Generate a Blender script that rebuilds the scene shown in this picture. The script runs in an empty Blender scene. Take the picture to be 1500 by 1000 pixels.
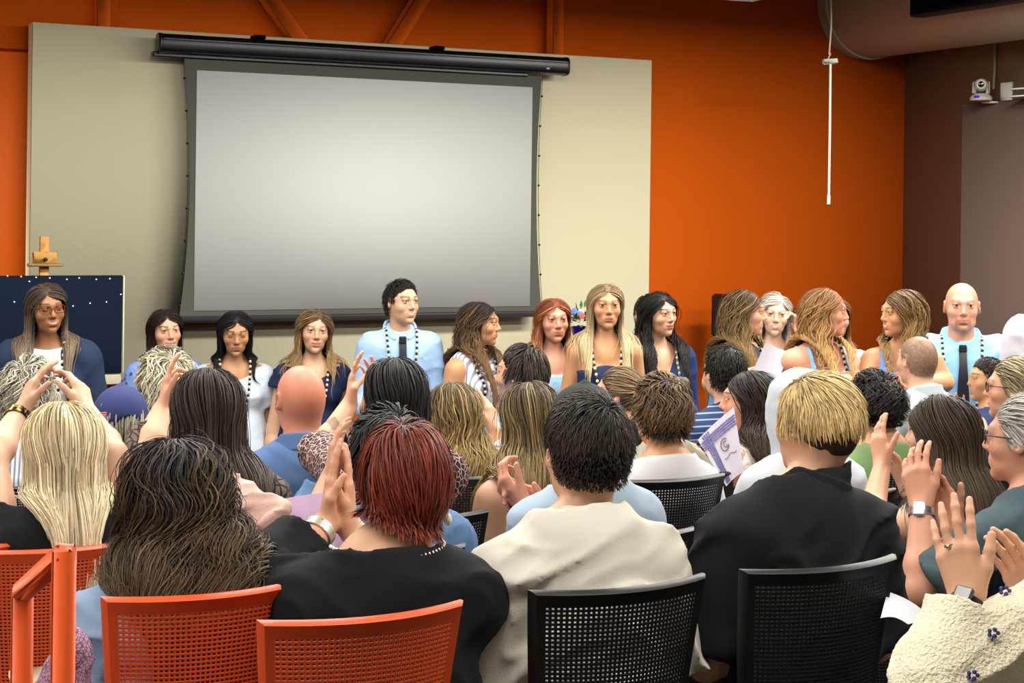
import bpy, math, random, time
import numpy as np
from mathutils import Vector, Matrix
T0 = time.time()
SC = bpy.context.scene
LINK = SC.collection.objects.link
rng = np.random.default_rng(11)
random.seed(5)
# ---------------------------------------------------------------- camera frame
FPX, TH, HC, HY, ROLL = 2420.0, math.atan(2420 / 4921), 2.15, 314.0, 0.0129
ct, st = math.cos(TH), math.sin(TH)
RIGHT = np.array([ct, -st, 0.0]); FWD = np.array([st, ct, 0.0]); UPV = np.array([0, 0, 1.0])


def ray(px, py):
    x, y = px - 750, py - HY
    return (x * math.cos(ROLL) + y * math.sin(ROLL)) / FPX, (-x * math.sin(ROLL) + y * math.cos(ROLL)) / FPX


def at(px, py, Z):
    a, b = ray(px, py)
    return RIGHT * (a * Z) + FWD * Z + np.array([0, 0, HC - b * Z])


def atY(px, py, Y):
    a, b = ray(px, py)
    return at(px, py, Y / (ct - a * st))


def atX(px, py, X):
    a, b = ray(px, py)
    return at(px, py, X / (a * ct + st))


def zY(px, py, Y):
    return Y / (ct - ray(px, py)[0] * st)


def cdir(al):  # horizontal direction, 0 = to the camera, +90 = image right, 180 = away
    a = math.radians(al)
    return -math.cos(a) * FWD + math.sin(a) * RIGHT


def nz(v):
    v = np.asarray(v, float)
    return v / (np.linalg.norm(v) + 1e-12)


cam = bpy.data.cameras.new('camera'); co = bpy.data.objects.new('camera', cam); LINK(co)
R_ = RIGHT * math.cos(ROLL) + UPV * math.sin(ROLL); U_ = -RIGHT * math.sin(ROLL) + UPV * math.cos(ROLL)
co.matrix_world = Matrix(((R_[0], U_[0], -FWD[0], 0), (R_[1], U_[1], -FWD[1], 0), (R_[2], U_[2], -FWD[2], HC), (0, 0, 0, 1)))
cam.sensor_width = 36; cam.lens = 36 * FPX / 1500; cam.shift_y = (HY - 500) / 1500
cam.clip_start = 0.05
SC.camera = co
SC.view_settings.view_transform = 'Standard'; SC.view_settings.look = 'None'
SC.view_settings.gamma = 1; SC.view_settings.use_curve_mapping = False


# ---------------------------------------------------------------- colours, materials
def lin(c):
    if isinstance(c, str):
        c = c.lstrip('#'); c = [int(c[i:i + 2], 16) / 255 for i in (0, 2, 4)]
        return np.array([x / 12.92 if x <= .04045 else ((x + .055) / 1.055) ** 2.4 for x in c])
    return np.array(c, float)


MATS = {}


def mat(name, col='#808080', rough=.6, metal=0., spec=.4, bump=None, pat=None, attr=False, coat=0., emit=None, sheen=0.):
    if name in MATS: return MATS[name]
    m = bpy.data.materials.new(name); m.use_nodes = True; MATS[name] = m
    nt = m.node_tree; b = nt.nodes['Principled BSDF']
    L = nt.links.new
    c = lin(col)
    b.inputs['Base Color'].default_value = (*c, 1)
    b.inputs['Roughness'].default_value = rough; b.inputs['Metallic'].default_value = metal
    b.inputs['Specular IOR Level'].default_value = spec
    if coat: b.inputs['Coat Weight'].default_value = coat
    if sheen: b.inputs['Sheen Weight'].default_value = sheen
    if emit:
        b.inputs['Emission Color'].default_value = (*lin(emit[0]), 1); b.inputs['Emission Strength'].default_value = emit[1]
    tc = nt.nodes.new('ShaderNodeTexCoord')
    src = None
    if attr:
        a = nt.nodes.new('ShaderNodeAttribute'); a.attribute_name = 'Col'; src = a.outputs['Color']
        L(src, b.inputs['Base Color'])

    def noise(scale, detail=3):
        n = nt.nodes.new('ShaderNodeTexNoise'); n.inputs['Scale'].default_value = scale; n.inputs['Detail'].default_value = detail
        L(tc.outputs['Object'], n.inputs['Vector']); return n.outputs['Fac']

    def mix(fac, c1, c2):
        x = nt.nodes.new('ShaderNodeMix'); x.data_type = 'RGBA'
        L(fac, x.inputs[0])
        for v, i in ((c1, 6), (c2, 7)):
            if hasattr(v, 'is_linked'): L(v, x.inputs[i])
            else: x.inputs[i].default_value = (*lin(v), 1)
        return x.outputs[2]

    def ramp(fac, lo, hi):
        r = nt.nodes.new('ShaderNodeMapRange'); r.inputs[1].default_value = lo; r.inputs[2].default_value = hi; r.clamp = True
        L(fac, r.inputs[0]); return r.outputs[0]

    def wave(axis, scale):  # square-ish stripes along an axis vector, 'scale' stripes per metre
        d = nt.nodes.new('ShaderNodeVectorMath'); d.operation = 'DOT_PRODUCT'; d.inputs[1].default_value = axis
        L(tc.outputs['Object'], d.inputs[0])
        k = nt.nodes.new('ShaderNodeMath'); k.operation = 'MULTIPLY'; k.inputs[1].default_value = scale * 2 * math.pi; L(d.outputs['Value'], k.inputs[0])
        s = nt.nodes.new('ShaderNodeMath'); s.operation = 'SINE'; L(k.outputs[0], s.inputs[0]); return s.outputs[0]

    def voro(scale, feature='F1'):
        v = nt.nodes.new('ShaderNodeTexVoronoi'); v.inputs['Scale'].default_value = scale; v.feature = feature
        L(tc.outputs['Object'], v.inputs['Vector']); return v.outputs['Distance']
    if pat:
        k = pat[0]; base = src if src else col
        if k == 'stripe': o = mix(ramp(wave(pat[1], pat[2]), pat[4], pat[4] + .3), base, pat[3])
        elif k == 'check':
            o = mix(ramp(wave(pat[1], pat[2]), .55, .8), base, pat[3]); o = mix(ramp(wave(pat[4], pat[2]), .55, .8), o, pat[3])
        elif k == 'dots': o = mix(ramp(voro(pat[1]), pat[3], pat[3] - .08), base, pat[2])
        elif k == 'cells': o = mix(ramp(voro(pat[1], 'DISTANCE_TO_EDGE'), pat[3], pat[3] * .6), base, pat[2])
        elif k == 'blotch': o = mix(ramp(noise(pat[1], 4), pat[3], pat[3] + .1), base, pat[2])
        L(o, b.inputs['Base Color'])
    if bump:
        bn = nt.nodes.new('ShaderNodeBump'); bn.inputs['Strength'].default_value = bump[1]; bn.inputs['Distance'].default_value = bump[2] if len(bump) > 2 else .01
        L(noise(bump[0], 4), bn.inputs['Height']); L(bn.outputs[0], b.inputs['Normal'])
    return m


def mk(name, V, F, m=None, parent=None, col=None, smooth=True, base=None):
    """F: list of index arrays (n,3)/(n,4) or one array."""
    if not isinstance(F, list): F = [F]
    F = [np.asarray(f, np.int32) for f in F if len(f)]
    V = np.asarray(V, np.float32)
    if base is not None: V = V - np.asarray(base, np.float32)
    me = bpy.data.meshes.new(name)
    me.vertices.add(len(V)); me.vertices.foreach_set('co', V.ravel())
    nl = sum(f.size for f in F); me.loops.add(nl); me.loops.foreach_set('vertex_index', np.concatenate([f.ravel() for f in F]))
    tot = np.concatenate([np.full(len(f), f.shape[1], np.int32) for f in F])
    me.polygons.add(len(tot)); me.polygons.foreach_set('loop_start', np.concatenate([[0], np.cumsum(tot)[:-1]]).astype(np.int32))
    me.polygons.foreach_set('loop_total', tot)
    me.update(calc_edges=True)
    if smooth: me.polygons.foreach_set('use_smooth', np.ones(len(tot), bool))
    if col is not None:
        a = me.color_attributes.new('Col', 'FLOAT_COLOR', 'POINT')
        c = np.ones((len(V), 4), np.float32); c[:, :3] = col; a.data.foreach_set('color', c.ravel())
    me.validate()
    if m: me.materials.append(m)
    o = bpy.data.objects.new(name, me); LINK(o)
    if parent is not None: o.parent = parent
    return o


def tag(o, label=None, cat=None, group=None, kind=None):
    if label: o['label'] = label
    if cat: o['category'] = cat
    if group: o['group'] = group
    if kind: o['kind'] = kind
    return o


def empty(name, loc, label, cat, group=None, rz=0):
    o = bpy.data.objects.new(name, None); LINK(o); o.location = loc; o.rotation_euler = (0, 0, rz); o.empty_display_size = .1
    return tag(o, label, cat, group)


class MB:
    def __init__(s): s.V = []; s.F4 = []; s.F3 = []; s.C = []; s.n = 0

    def add(s, V, F4=(), F3=(), col=None):
        V = np.asarray(V, float); F4 = np.asarray(F4, int); F3 = np.asarray(F3, int)
        if len(F4): s.F4.append(F4 + s.n)
        if len(F3): s.F3.append(F3 + s.n)
        s.V.append(V); s.n += len(V)
        if col is not None: s.C.append(np.broadcast_to(np.asarray(col, float), (len(V), 3)))

    def box(s, c, h, R=None, bev=.0):
        """box centre c half h; bevelled by chamfering all 12 edges."""
        h = np.asarray(h, float); R = np.eye(3) if R is None else np.asarray(R); b = min(bev, h.min() * .9)
        if b <= 0:
            V = np.array([[x, y, z] for x in (-1, 1) for y in (-1, 1) for z in (-1, 1)]) * h
            F = [[0, 1, 3, 2], [4, 6, 7, 5], [0, 4, 5, 1], [2, 3, 7, 6], [0, 2, 6, 4], [1, 5, 7, 3]]
            s.add(V @ R + c, F); return
        V = []; idx = {}
        for sx in (-1, 1):
            for sy in (-1, 1):
                for sz in (-1, 1):
                    sg = np.array([sx, sy, sz])
                    for a in range(3):
                        hh = h - b; hh = hh.copy(); hh[a] = h[a]
                        idx[(sx, sy, sz, a)] = len(V); V.append(sg * hh)
        F4 = []; F3 = []
        for a in range(3):
            o1, o2 = [k for k in range(3) if k != a]
            for sg in (-1, 1):
                q = []
                for (p, r) in ((-1, -1), (1, -1), (1, 1), (-1, 1)):
                    t = [0, 0, 0]; t[a] = sg; t[o1] = p; t[o2] = r; q.append(idx[(*t, a)])
                F4.append(q)
            for p in (-1, 1):
                for r in (-1, 1):
                    q = []
                    for (e, k) in ((-1, o1), (1, o1), (1, o2), (-1, o2)):
                        t = [0, 0, 0]; t[a] = e; t[o1] = p; t[o2] = r; q.append(idx[(*t, k)])
                    F4.append(q)
        for sx in (-1, 1):
            for sy in (-1, 1):
                for sz in (-1, 1): F3.append([idx[(sx, sy, sz, a)] for a in range(3)])
        s.add(np.array(V) @ R + c, F4, F3)

    def tube(s, P, r, n=8, col=None, caps=True, up=(0, 0, 1), flat=1.0):
        P = np.asarray(P, float); m = len(P); r = np.broadcast_to(np.asarray(r, float), (m,))
        T = np.gradient(P, axis=0); T /= np.linalg.norm(T, axis=1)[:, None] + 1e-9
        up = np.asarray(up, float); V = []
        for i in range(m):
            a = np.cross(T[i], up)
            if np.linalg.norm(a) < .05: a = np.cross(T[i], [0.3, 1, .1])
            a = nz(a); b = np.cross(a, T[i]); up = b
            an = np.arange(n) * 2 * math.pi / n
            V.append(P[i] + r[i] * (np.cos(an)[:, None] * a + flat * np.sin(an)[:, None] * b))
        F = [[i * n + j, i * n + (j + 1) % n, (i + 1) * n + (j + 1) % n, (i + 1) * n + j] for i in range(m - 1) for j in range(n)]
        V = np.concatenate(V); F3 = []
        if caps:
            V = np.concatenate([V, P[:1], P[-1:]]); k = m * n
            F3 = [[k, (j + 1) % n, j] for j in range(n)] + [[k + 1, (m - 1) * n + j, (m - 1) * n + (j + 1) % n] for j in range(n)]
        s.add(V, F, F3, col)

    def lathe(s, c, prof, n=24, axis=(0, 0, 1), col=None):
        ax = nz(axis); a = nz(np.cross(ax, [.1, 1, 0.2] if abs(ax[1]) < .9 else [1, 0, 0])); b = np.cross(ax, a); V = []
        for (r, z) in prof:
            an = np.arange(n) * 2 * math.pi / n
            V.append(np.asarray(c) + ax * z + r * (np.cos(an)[:, None] * a + np.sin(an)[:, None] * b))
        m = len(prof)
        F = [[i * n + j, i * n + (j + 1) % n, (i + 1) * n + (j + 1) % n, (i + 1) * n + j] for i in range(m - 1) for j in range(n)]
        s.add(np.concatenate(V), F, (), col)

    def ball(s, c, r, nu=8, nv=6, col=None, sc=(1, 1, 1)):
        V = [[0, 0, 1]] + [[math.sin(math.pi * i / nv) * math.cos(2 * math.pi * j / nu), math.sin(math.pi * i / nv) * math.sin(2 * math.pi * j / nu), math.cos(math.pi * i / nv)] for i in range(1, nv) for j in range(nu)] + [[0, 0, -1]]
        F4 = [[1 + i * nu + j, 1 + (i + 1) * nu + j, 1 + (i + 1) * nu + (j + 1) % nu, 1 + i * nu + (j + 1) % nu] for i in range(nv - 2) for j in range(nu)]
        k = len(V) - 1
        F3 = [[0, 1 + j, 1 + (j + 1) % nu] for j in range(nu)] + [[k, k - nu + (j + 1) % nu, k - nu + j] for j in range(nu)]
        s.add(np.array(V) * r * np.asarray(sc) + c, F4, F3, col)

    def grid(s, G, col=None, flip=False):
        G = np.asarray(G, float); a, b = G.shape[:2]; i = np.arange(a * b).reshape(a, b)
        F = np.stack([i[:-1, :-1], i[1:, :-1], i[1:, 1:], i[:-1, 1:]], -1).reshape(-1, 4)
        if flip: F = F[:, ::-1]
        s.add(G.reshape(-1, 3), F, (), col)

    def slab(s, poly, off):
        """closed prism: polygon points (n,3) and offset vector"""
        P = np.asarray(poly, float); n = len(P); c = P.mean(0); off = np.asarray(off)
        V = np.concatenate([P, P + off, [c, c + off]])
        F4 = [[i, (i + 1) % n, n + (i + 1) % n, n + i] for i in range(n)]
        F3 = [[2 * n, (i + 1) % n, i] for i in range(n)] + [[2 * n + 1, n + i, n + (i + 1) % n] for i in range(n)]
        s.add(V, F4, F3)

    def out(s, name, m=None, parent=None, smooth=False, base=None, flat=False):
        F = []
        if s.F4: F.append(np.concatenate(s.F4))
        if s.F3: F.append(np.concatenate(s.F3))
        o = mk(name, np.concatenate(s.V), F, m, parent, np.concatenate(s.C) if s.C else None, smooth, base)
        if smooth:
            o.data.set_sharp_from_angle(angle=math.radians(40))
        return o


# ---------------------------------------------------------------- signed-distance modelling
_lat = rng.random((32, 32, 32)).astype(np.float32) * 2 - 1


def vnoise(P):
    i = np.floor(P).astype(np.int32); f = (P - i).astype(np.float32); f = f * f * (3 - 2 * f); i &= 31; j = (i + 1) & 31
    r = 0
    for a, x in ((0, i[:, 0]), (1, j[:, 0])):
        wx = f[:, 0] if a else 1 - f[:, 0]
        for b, y in ((0, i[:, 1]), (1, j[:, 1])):
            wy = f[:, 1] if b else 1 - f[:, 1]
            for c, z in ((0, i[:, 2]), (1, j[:, 2])):
                r = r + wx * wy * (f[:, 2] if c else 1 - f[:, 2]) * _lat[x, y, z]
    return r


class SDF:
    def __init__(s): s.p = []

    def c(s, a, b, r1, r2, k=.02, sub=False, clip=None):
        s.p.append(('c', np.asarray(a, np.float32), np.asarray(b, np.float32), r1, r2, k, sub, clip)); return s

    def e(s, c, R, rad, k=.02, sub=False):
        s.p.append(('e', np.asarray(c, np.float32), np.asarray(R, np.float32), np.asarray(rad, np.float32), 0, k, sub, None)); return s

    @staticmethod
    def pd(p, P):
        if p[0] == 'c':
            _, a, b, r1, r2, k, sub, clip = p
            ba = b - a; pa = P - a
            t = np.clip(pa @ ba / (ba @ ba + 1e-9), 0, 1)
            q = pa - t[..., None] * ba
            d = np.sqrt(np.einsum('...i,...i', q, q)) - (r1 + (r2 - r1) * t)
            if clip is not None:
                d = np.maximum(d, (P - np.asarray(clip[0], np.float32)) @ np.asarray(clip[1], np.float32))
            return d
        _, c, R, rad, _, k, sub, _ = p
        q = ((P - c) @ R.T) / rad
        k0 = np.sqrt(np.einsum('...i,...i', q, q)) + 1e-6
        q2 = q / rad
        k1 = np.sqrt(np.einsum('...i,...i', q2, q2)) + 1e-6
        d = k0 * (k0 - 1) / k1
        return np.where(k0 > 3, np.maximum(d, (k0 - 1) * rad.min()), d)

    @staticmethod
    def comb(D, d, k, sub):
        if sub:
            h = np.maximum(k - np.abs(D + d), 0) / k
            return np.maximum(D, -d) + h * h * k * .25
        h = np.maximum(k - np.abs(D - d), 0) / k
        return np.minimum(D, d) - h * h * k * .25

    def ev(s, P):
        P = np.asarray(P, np.float32); D = np.full(P.shape[:-1], 9., np.float32)
        for p in s.p: D = s.comb(D, s.pd(p, P), p[5], p[6])
        return D

    def grad(s, P, e=.003):
        P = np.asarray(P, np.float32); d0 = s.ev(P); g = np.empty_like(P)
        for i in range(3):
            Q = P.copy(); Q[:, i] += e; g[:, i] = s.ev(Q) - d0
        return d0, g / (np.linalg.norm(g, axis=1)[:, None] + 1e-9)

    def bounds(s):
        lo = np.full(3, 9e9); hi = -lo
        for p in s.p:
            if p[6]: continue
            if p[0] == 'c':
                r = max(p[3], p[4]); lo = np.minimum(lo, np.minimum(p[1], p[2]) - r); hi = np.maximum(hi, np.maximum(p[1], p[2]) + r)
            else:
                ext = np.sqrt(((p[2].T * p[3]) ** 2).sum(1)); lo = np.minimum(lo, p[1] - ext); hi = np.maximum(hi, p[1] + ext)
        return lo, hi


def axis(lo, hi, H, iv=()):
    x = [lo]
    while x[-1] < hi:
        h = H
        for a, b, hh in iv:
            if a <= x[-1] <= b and (hh < h or h >= H): h = hh
        x.append(x[-1] + h)
    return np.array(x)


def surf(sdf, H, fine=(), coarse_z=None, post=None, marg=.01, smooth=1):
    """surface nets over a sparse, non-uniform grid. fine: list of (centre, half, step)."""
    lo, hi = sdf.bounds(); lo = lo - .02; hi = hi + .02
    ax = []
    for i in range(3):
        iv = [(f[0][i] - f[1], f[0][i] + f[1], f[2]) for f in fine]
        if i == 2 and coarse_z: iv.append((-9, coarse_z[0], coarse_z[1]))
        ax.append(axis(lo[i], hi[i], H, iv))
    B = 6
    for i in range(3):
        a = ax[i]; n = (len(a) - 1 + B - 1) // B * B + 1
        ax[i] = np.concatenate([a, a[-1] + (a[-1] - a[-2]) * np.arange(1, n - len(a) + 1)]).astype(np.float32)
    n = [len(a) for a in ax]; nb = [(k - 1) // B for k in n]
    cen = [(a[0:-1:B] + a[B::B]) / 2 for a in ax]; hal = [(a[B::B] - a[0:-1:B]) / 2 for a in ax]
    C = np.stack(np.meshgrid(*cen, indexing='ij'), -1).reshape(-1, 3); hd = np.sqrt(sum(h ** 2 for h in np.meshgrid(*hal, indexing='ij'))).ravel()
    dp = []; D = np.full(len(C), 9., np.float32)
    for p in sdf.p:
        d = sdf.pd(p, C); dp.append(d); D = sdf.comb(D, d, p[5], p[6])
    act = np.where(np.abs(D) < hd * 1.35 + marg + .012)[0]
    bi = np.stack(np.unravel_index(act, nb), -1)
    loc = np.stack(np.meshgrid(*[np.arange(B + 1)] * 3, indexing='ij'), -1).reshape(-1, 3)
    gi = bi[:, None, :] * B + loc[None]
    P = np.stack([ax[i][gi[..., i]] for i in range(3)], -1)
    V = np.full(P.shape[:2], 9., np.float32); Da = D[act]; ha = hd[act]
    for p, d in zip(sdf.p, dp):
        da = d[act]
        sel = np.where((da < ha * 1.4 + p[5] + marg) if p[6] else (da < Da + 2.4 * ha + p[5] * 1.2))[0]
        if len(sel): V[sel] = sdf.comb(V[sel], sdf.pd(p, P[sel]), p[5], p[6])
    if post is not None: V = post(P.reshape(-1, 3), V.ravel()).reshape(V.shape)
    full = np.repeat(np.repeat(np.repeat(D.reshape(nb), B, 0), B, 1), B, 2)
    G = np.full(n, 9., np.float32); G[:-1, :-1, :-1] = np.where(full < 0, -9, 9)
    G[gi[..., 0], gi[..., 1], gi[..., 2]] = V
    G[0], G[-1], G[:, 0], G[:, -1], G[:, :, 0], G[:, :, -1] = (9,) * 6
    Sg = G < 0
    cnt = sum(Sg[i:n[0] - 1 + i, j:n[1] - 1 + j, k:n[2] - 1 + k].astype(np.uint8) for i in (0, 1) for j in (0, 1) for k in (0, 1))
    cells = np.argwhere((cnt > 0) & (cnt < 8))
    if not len(cells): return np.zeros((0, 3)), np.zeros((0, 4), int)
    vid = np.full([k - 1 for k in n], -1, np.int32); vid[cells[:, 0], cells[:, 1], cells[:, 2]] = np.arange(len(cells))
    acc = np.zeros((len(cells), 3), np.float32); w = np.zeros(len(cells), np.float32)
    cs = [(i, j, k) for i in (0, 1) for j in (0, 1) for k in (0, 1)]
    for a in cs:
        for d in range(3):
            if a[d]: continue
            b = list(a); b[d] = 1
            ia = cells + a; ib = cells + b
            va = G[ia[:, 0], ia[:, 1], ia[:, 2]]; vb = G[ib[:, 0], ib[:, 1], ib[:, 2]]
            m = (va < 0) != (vb < 0)
            t = np.clip(va / np.where(va == vb, 1, va - vb), .02, .98)
            pa = np.stack([ax[q][ia[:, q]] for q in range(3)], -1); pb = np.stack([ax[q][ib[:, q]] for q in range(3)], -1)
            acc += np.where(m[:, None], pa + (pb - pa) * t[:, None], 0); w += m
    X = acc / np.maximum(w, 1)[:, None]
    Q = []
    for d in range(3):
        o1, o2 = (d + 1) % 3, (d + 2) % 3
        sl = [slice(None)] * 3; sl2 = [slice(None)] * 3; sl[d] = slice(0, -1); sl2[d] = slice(1, None)
        A = Sg[tuple(sl)]; Bq = Sg[tuple(sl2)]
        E = np.argwhere(A != Bq); sgn = A[E[:, 0], E[:, 1], E[:, 2]]
        ok = (E[:, o1] > 0) & (E[:, o2] > 0) & (E[:, o1] < n[o1] - 1) & (E[:, o2] < n[o2] - 1); E = E[ok]; sgn = sgn[ok]
        q = []
        for (i, j) in ((0, 0), (-1, 0), (-1, -1), (0, -1)):
            e = E.copy(); e[:, o1] += i; e[:, o2] += j; q.append(vid[e[:, 0], e[:, 1], e[:, 2]])
        q = np.stack(q, -1); q[~sgn] = q[~sgn][:, ::-1]; Q.append(q)
    Q = np.concatenate(Q); Q = Q[(Q >= 0).all(1)]
    for _ in range(smooth):
        i0 = np.concatenate([Q[:, i] for i in range(4)] * 2); i1 = np.concatenate([Q[:, (i + 1) % 4] for i in range(4)] + [Q[:, (i - 1) % 4] for i in range(4)])
        c_ = np.bincount(i0, minlength=len(X)); s_ = np.stack([np.bincount(i0, X[i1, k], len(X)) for k in range(3)], -1)
        X = X * .5 + .5 * s_ / np.maximum(c_, 1)[:, None]
    return X, Q
# ---------------------------------------------------------------- people
SKIN = dict(fair='#d0a183', pink='#cd957a', tan='#c38f67', olive='#b4845d', brown='#986745', red='#c27d64', pale='#d8ae92')
M_SKIN = mat('skin', attr=True, rough=.48, spec=.35, bump=(160, .08, .002))
M_HAIR = mat('hair', attr=True, rough=.5, spec=.35)
M_BEAD = mat('beads', attr=True, rough=.25, spec=.5)


def frame(fwd, up=(0, 0, 1)):
    """rows r, f, u : right, forward, up"""
    f = nz(fwd); u = np.asarray(up, float); r = nz(np.cross(f, u)); u = np.cross(r, f); return np.array([r, f, u])


def head_prims(s, c, R, k=1., fem=False, ears=True, jaw=1., smile=False):
    q = lambda x, y, z: c + (np.array([x, y, z]) * k) @ R
    e = lambda x, y, z, a, b, d, kk=.02, sub=False, RR=None: s.e(q(x, y, z), R if RR is None else RR, np.array([a, b, d]) * k, kk, sub)
    e(0, -.012, .028, .074, .095, .086)
    e(0, -.036, -.012, .064, .066, .066, .03)
    e(0, .022, -.022, .059 if fem else .063, .065, .085, .025)
    e(0, .036, -.07, .043 * jaw if fem else .050 * jaw, .046, .036, .025)
    e(0, .070, -.096, .018 if fem else .022, .018, .017, .022)
    for sx in (-1, 1):
        e(.041 * sx, .052, -.022 if not smile else -.026, .022, .026, .02, .025)
        s.c(q(.036 * sx, .074, .031), q(.01 * sx, .083, .027), .011 * k, .011 * k, .018)
        e(.0325 * sx, .094, .012, .018, .014, .0105, .012, True)
        e(.0320 * sx, .0735, .012, .0135, .0135, .0125, .003)
        e(.0320 * sx, .0765, .0195, .0155, .0125, .006, .005)
        e(.0320 * sx, .0750, .004, .014, .0125, .004, .005)
        s.c(q(.011 * sx, .092, -.028), q(.010 * sx, .084, -.026), .0075 * k, .007 * k, .007)
        if ears:
            a = math.radians(24 * sx); Q = np.array([[math.cos(a), -math.sin(a), 0], [math.sin(a), math.cos(a), 0], [0, 0, 1]]) @ R
            e(.078 * sx, -.008, .0, .008, .019, .031, .006, RR=Q)
            e(.0845 * sx, -.002, .003, .006, .010, .018, .006, True, RR=Q)
    s.c(q(0, .082, .02), q(0, .1035, -.022), .0075 * k, .0105 * k, .012)
    e(0, .075, -.058, .03, .0165, .022, .015)
    e(0, .0875, -.0535, .022, .0058, .0036, .005)
    e(0, .0865, -.0640, .019, .0062, .0046, .005)
    e(0, .1, -.0590 if not smile else -.058, .02, .0075, .0012 if not smile else .004, .003, True)
    e(0, .084, -.078, .016, .006, .0045, .008, True)


def head_color(L, C, o):
    """L: vertices in head frame (metres, unit head), C colours in place"""
    x, y, z = L[:, 0], L[:, 1], L[:, 2]; ax = np.abs(x)
    face = (y > .045) & (z < .09) & (z > -.115) & (ax < .075)
    base = C.copy()

    def blend(m, col, a=1.):
        C[m] = C[m] * (1 - a) + np.asarray(col) * a
    blush = np.exp(-(((ax - .042) / .018) ** 2 + ((z + .022) / .018) ** 2)) * (y > .03)
    C *= 1 - blush[:, None] * np.array([.0, .13, .10]) * o.get('blush', 1)
    nosep = np.exp(-((x / .016) ** 2 + ((z + .024) / .016) ** 2)) * (y > .08)
    C *= 1 - nosep[:, None] * np.array([.0, .09, .08])
    sm = o.get('smile', 0)
    zl = z + .0585 - (9 * x * x if sm else 2.5 * x * x)
    lw = .028 if sm else .023
    lip = face & (y > .07) & (ax < lw) & (np.abs(zl) < (.0082 if sm else .0085) * np.sqrt(np.clip(1 - (ax / lw) ** 2, 0, 1)) + .0008)
    lc = lin(o.get('lip', '#b4685e')); blend(lip, lc, .8)
    if sm == 2:
        blend(face & (y > .06) & (ax < .018) & (np.abs(zl - .0008) < .0034 * np.sqrt(np.clip(1 - (ax / .018) ** 2, 0, 1))), lin('#e2d8ca'))
    else:
        blend(face & (y > .06) & (ax < lw) & (np.abs(zl) < .0012), lc * .35)
    if o.get('eyes', 1):
        dx = ax - .032
        hh = .0047 if not sm else .0040
        open_ = hh * np.sqrt(np.clip(1 - (dx / .0135) ** 2, 0, 1))
        if o.get('closed'):
            blend(face & (np.abs(dx) < .0145) & (np.abs(z - .0075 + 20 * dx * dx) < .0016), lin('#2a1a14'))
        else:
            eye = face & (np.abs(dx) < .0135) & (np.abs(z - .0115) < open_)
            blend(eye, lin('#c9c0b8'))
            gx = o.get('gaze', 0)
            dxs = x - np.sign(x) * .032 - gx * .004
            blend(eye & ((dxs / .0066) ** 2 + ((z - .0115) / .0066) ** 2 < 1), lin(o.get('iris', '#3a2418')))
            blend(face & (np.abs(dx) < .016) & (z - .0115 > open_ - .0002) & (z - .0115 < open_ + .0026), lin('#2b1a14'), .9)
            blend(face & (np.abs(dx) < .015) & (z - .0115 < -open_ + .0003) & (z - .0115 > -open_ - .0014), lin('#6b4434'), .6)
    zb = .0345 - np.clip(ax - .038, 0, 1) ** 2 * 22 + (ax - .02) * .10
    brow = face & (y > .055) & (ax > .013) & (ax < .053) & (np.abs(z - zb) < .0036 - .03 * np.clip(ax - .03, 0, 1))
    blend(brow, lin(o.get('brow', '#3a281c')), o.get('browa', .8))
    if 'beard' in o:
        bd = lin(o['beard'][0]); kind = o['beard'][1]
        n = np.clip(.75 + .25 * vnoise(L * 220), 0, 1)
        if kind == 'full': m = (z < -.032 + .25 * np.clip(.02 - (y - .03), 0, .1)) & (y > -.012) & ~lip & ~((ax < .024) & (z > -.07) & (np.abs(zl) < .008)) & (z > -.14)
        elif kind == 'goatee': m = (y > .045) & (z < -.036) & (z > -.125) & (ax < .036) & ~lip & ~((ax < .018) & (z > -.042)) & ((ax > .022) | (z < -.068) | (z > -.052))
        else: m = (z < -.03) & (y > -.0)
        a = o['beard'][2]; C[m] = C[m] * (1 - a * n[m, None]) + bd * (a * n[m, None])
    if 'buzz' in o:
        hl = hairline(L, 0)
        m = np.clip((z - hl) / .008, 0, 1) * (.8 + .2 * vnoise(L * 260)) * o['buzz'][1]
        C[:] = C * (1 - m[:, None]) + lin(o['buzz'][0]) * m[:, None]


def hairline(L, drop=0., ear=True):
    x, y = np.abs(L[..., 0]), L[..., 1]
    h = np.interp(y, [-.11, -.085, -.05, -.02, -.015, .018, .022, .04, .055, .07, .082, .1], [-.078, -.076, -.072, -.055, .008 if ear else -.03, .008 if ear else -.03, -.012, .03, .05, .064, .077, .095])
    return h - drop


FING = (((.030, .091), (.042, .025, .021), .0088), ((.010, .095), (.046, .028, .022), .009), (-.010 and (-.010, .091), (.042, .026, .021), .0086), ((-.028, .082), (.033, .021, .019), .0078))


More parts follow.
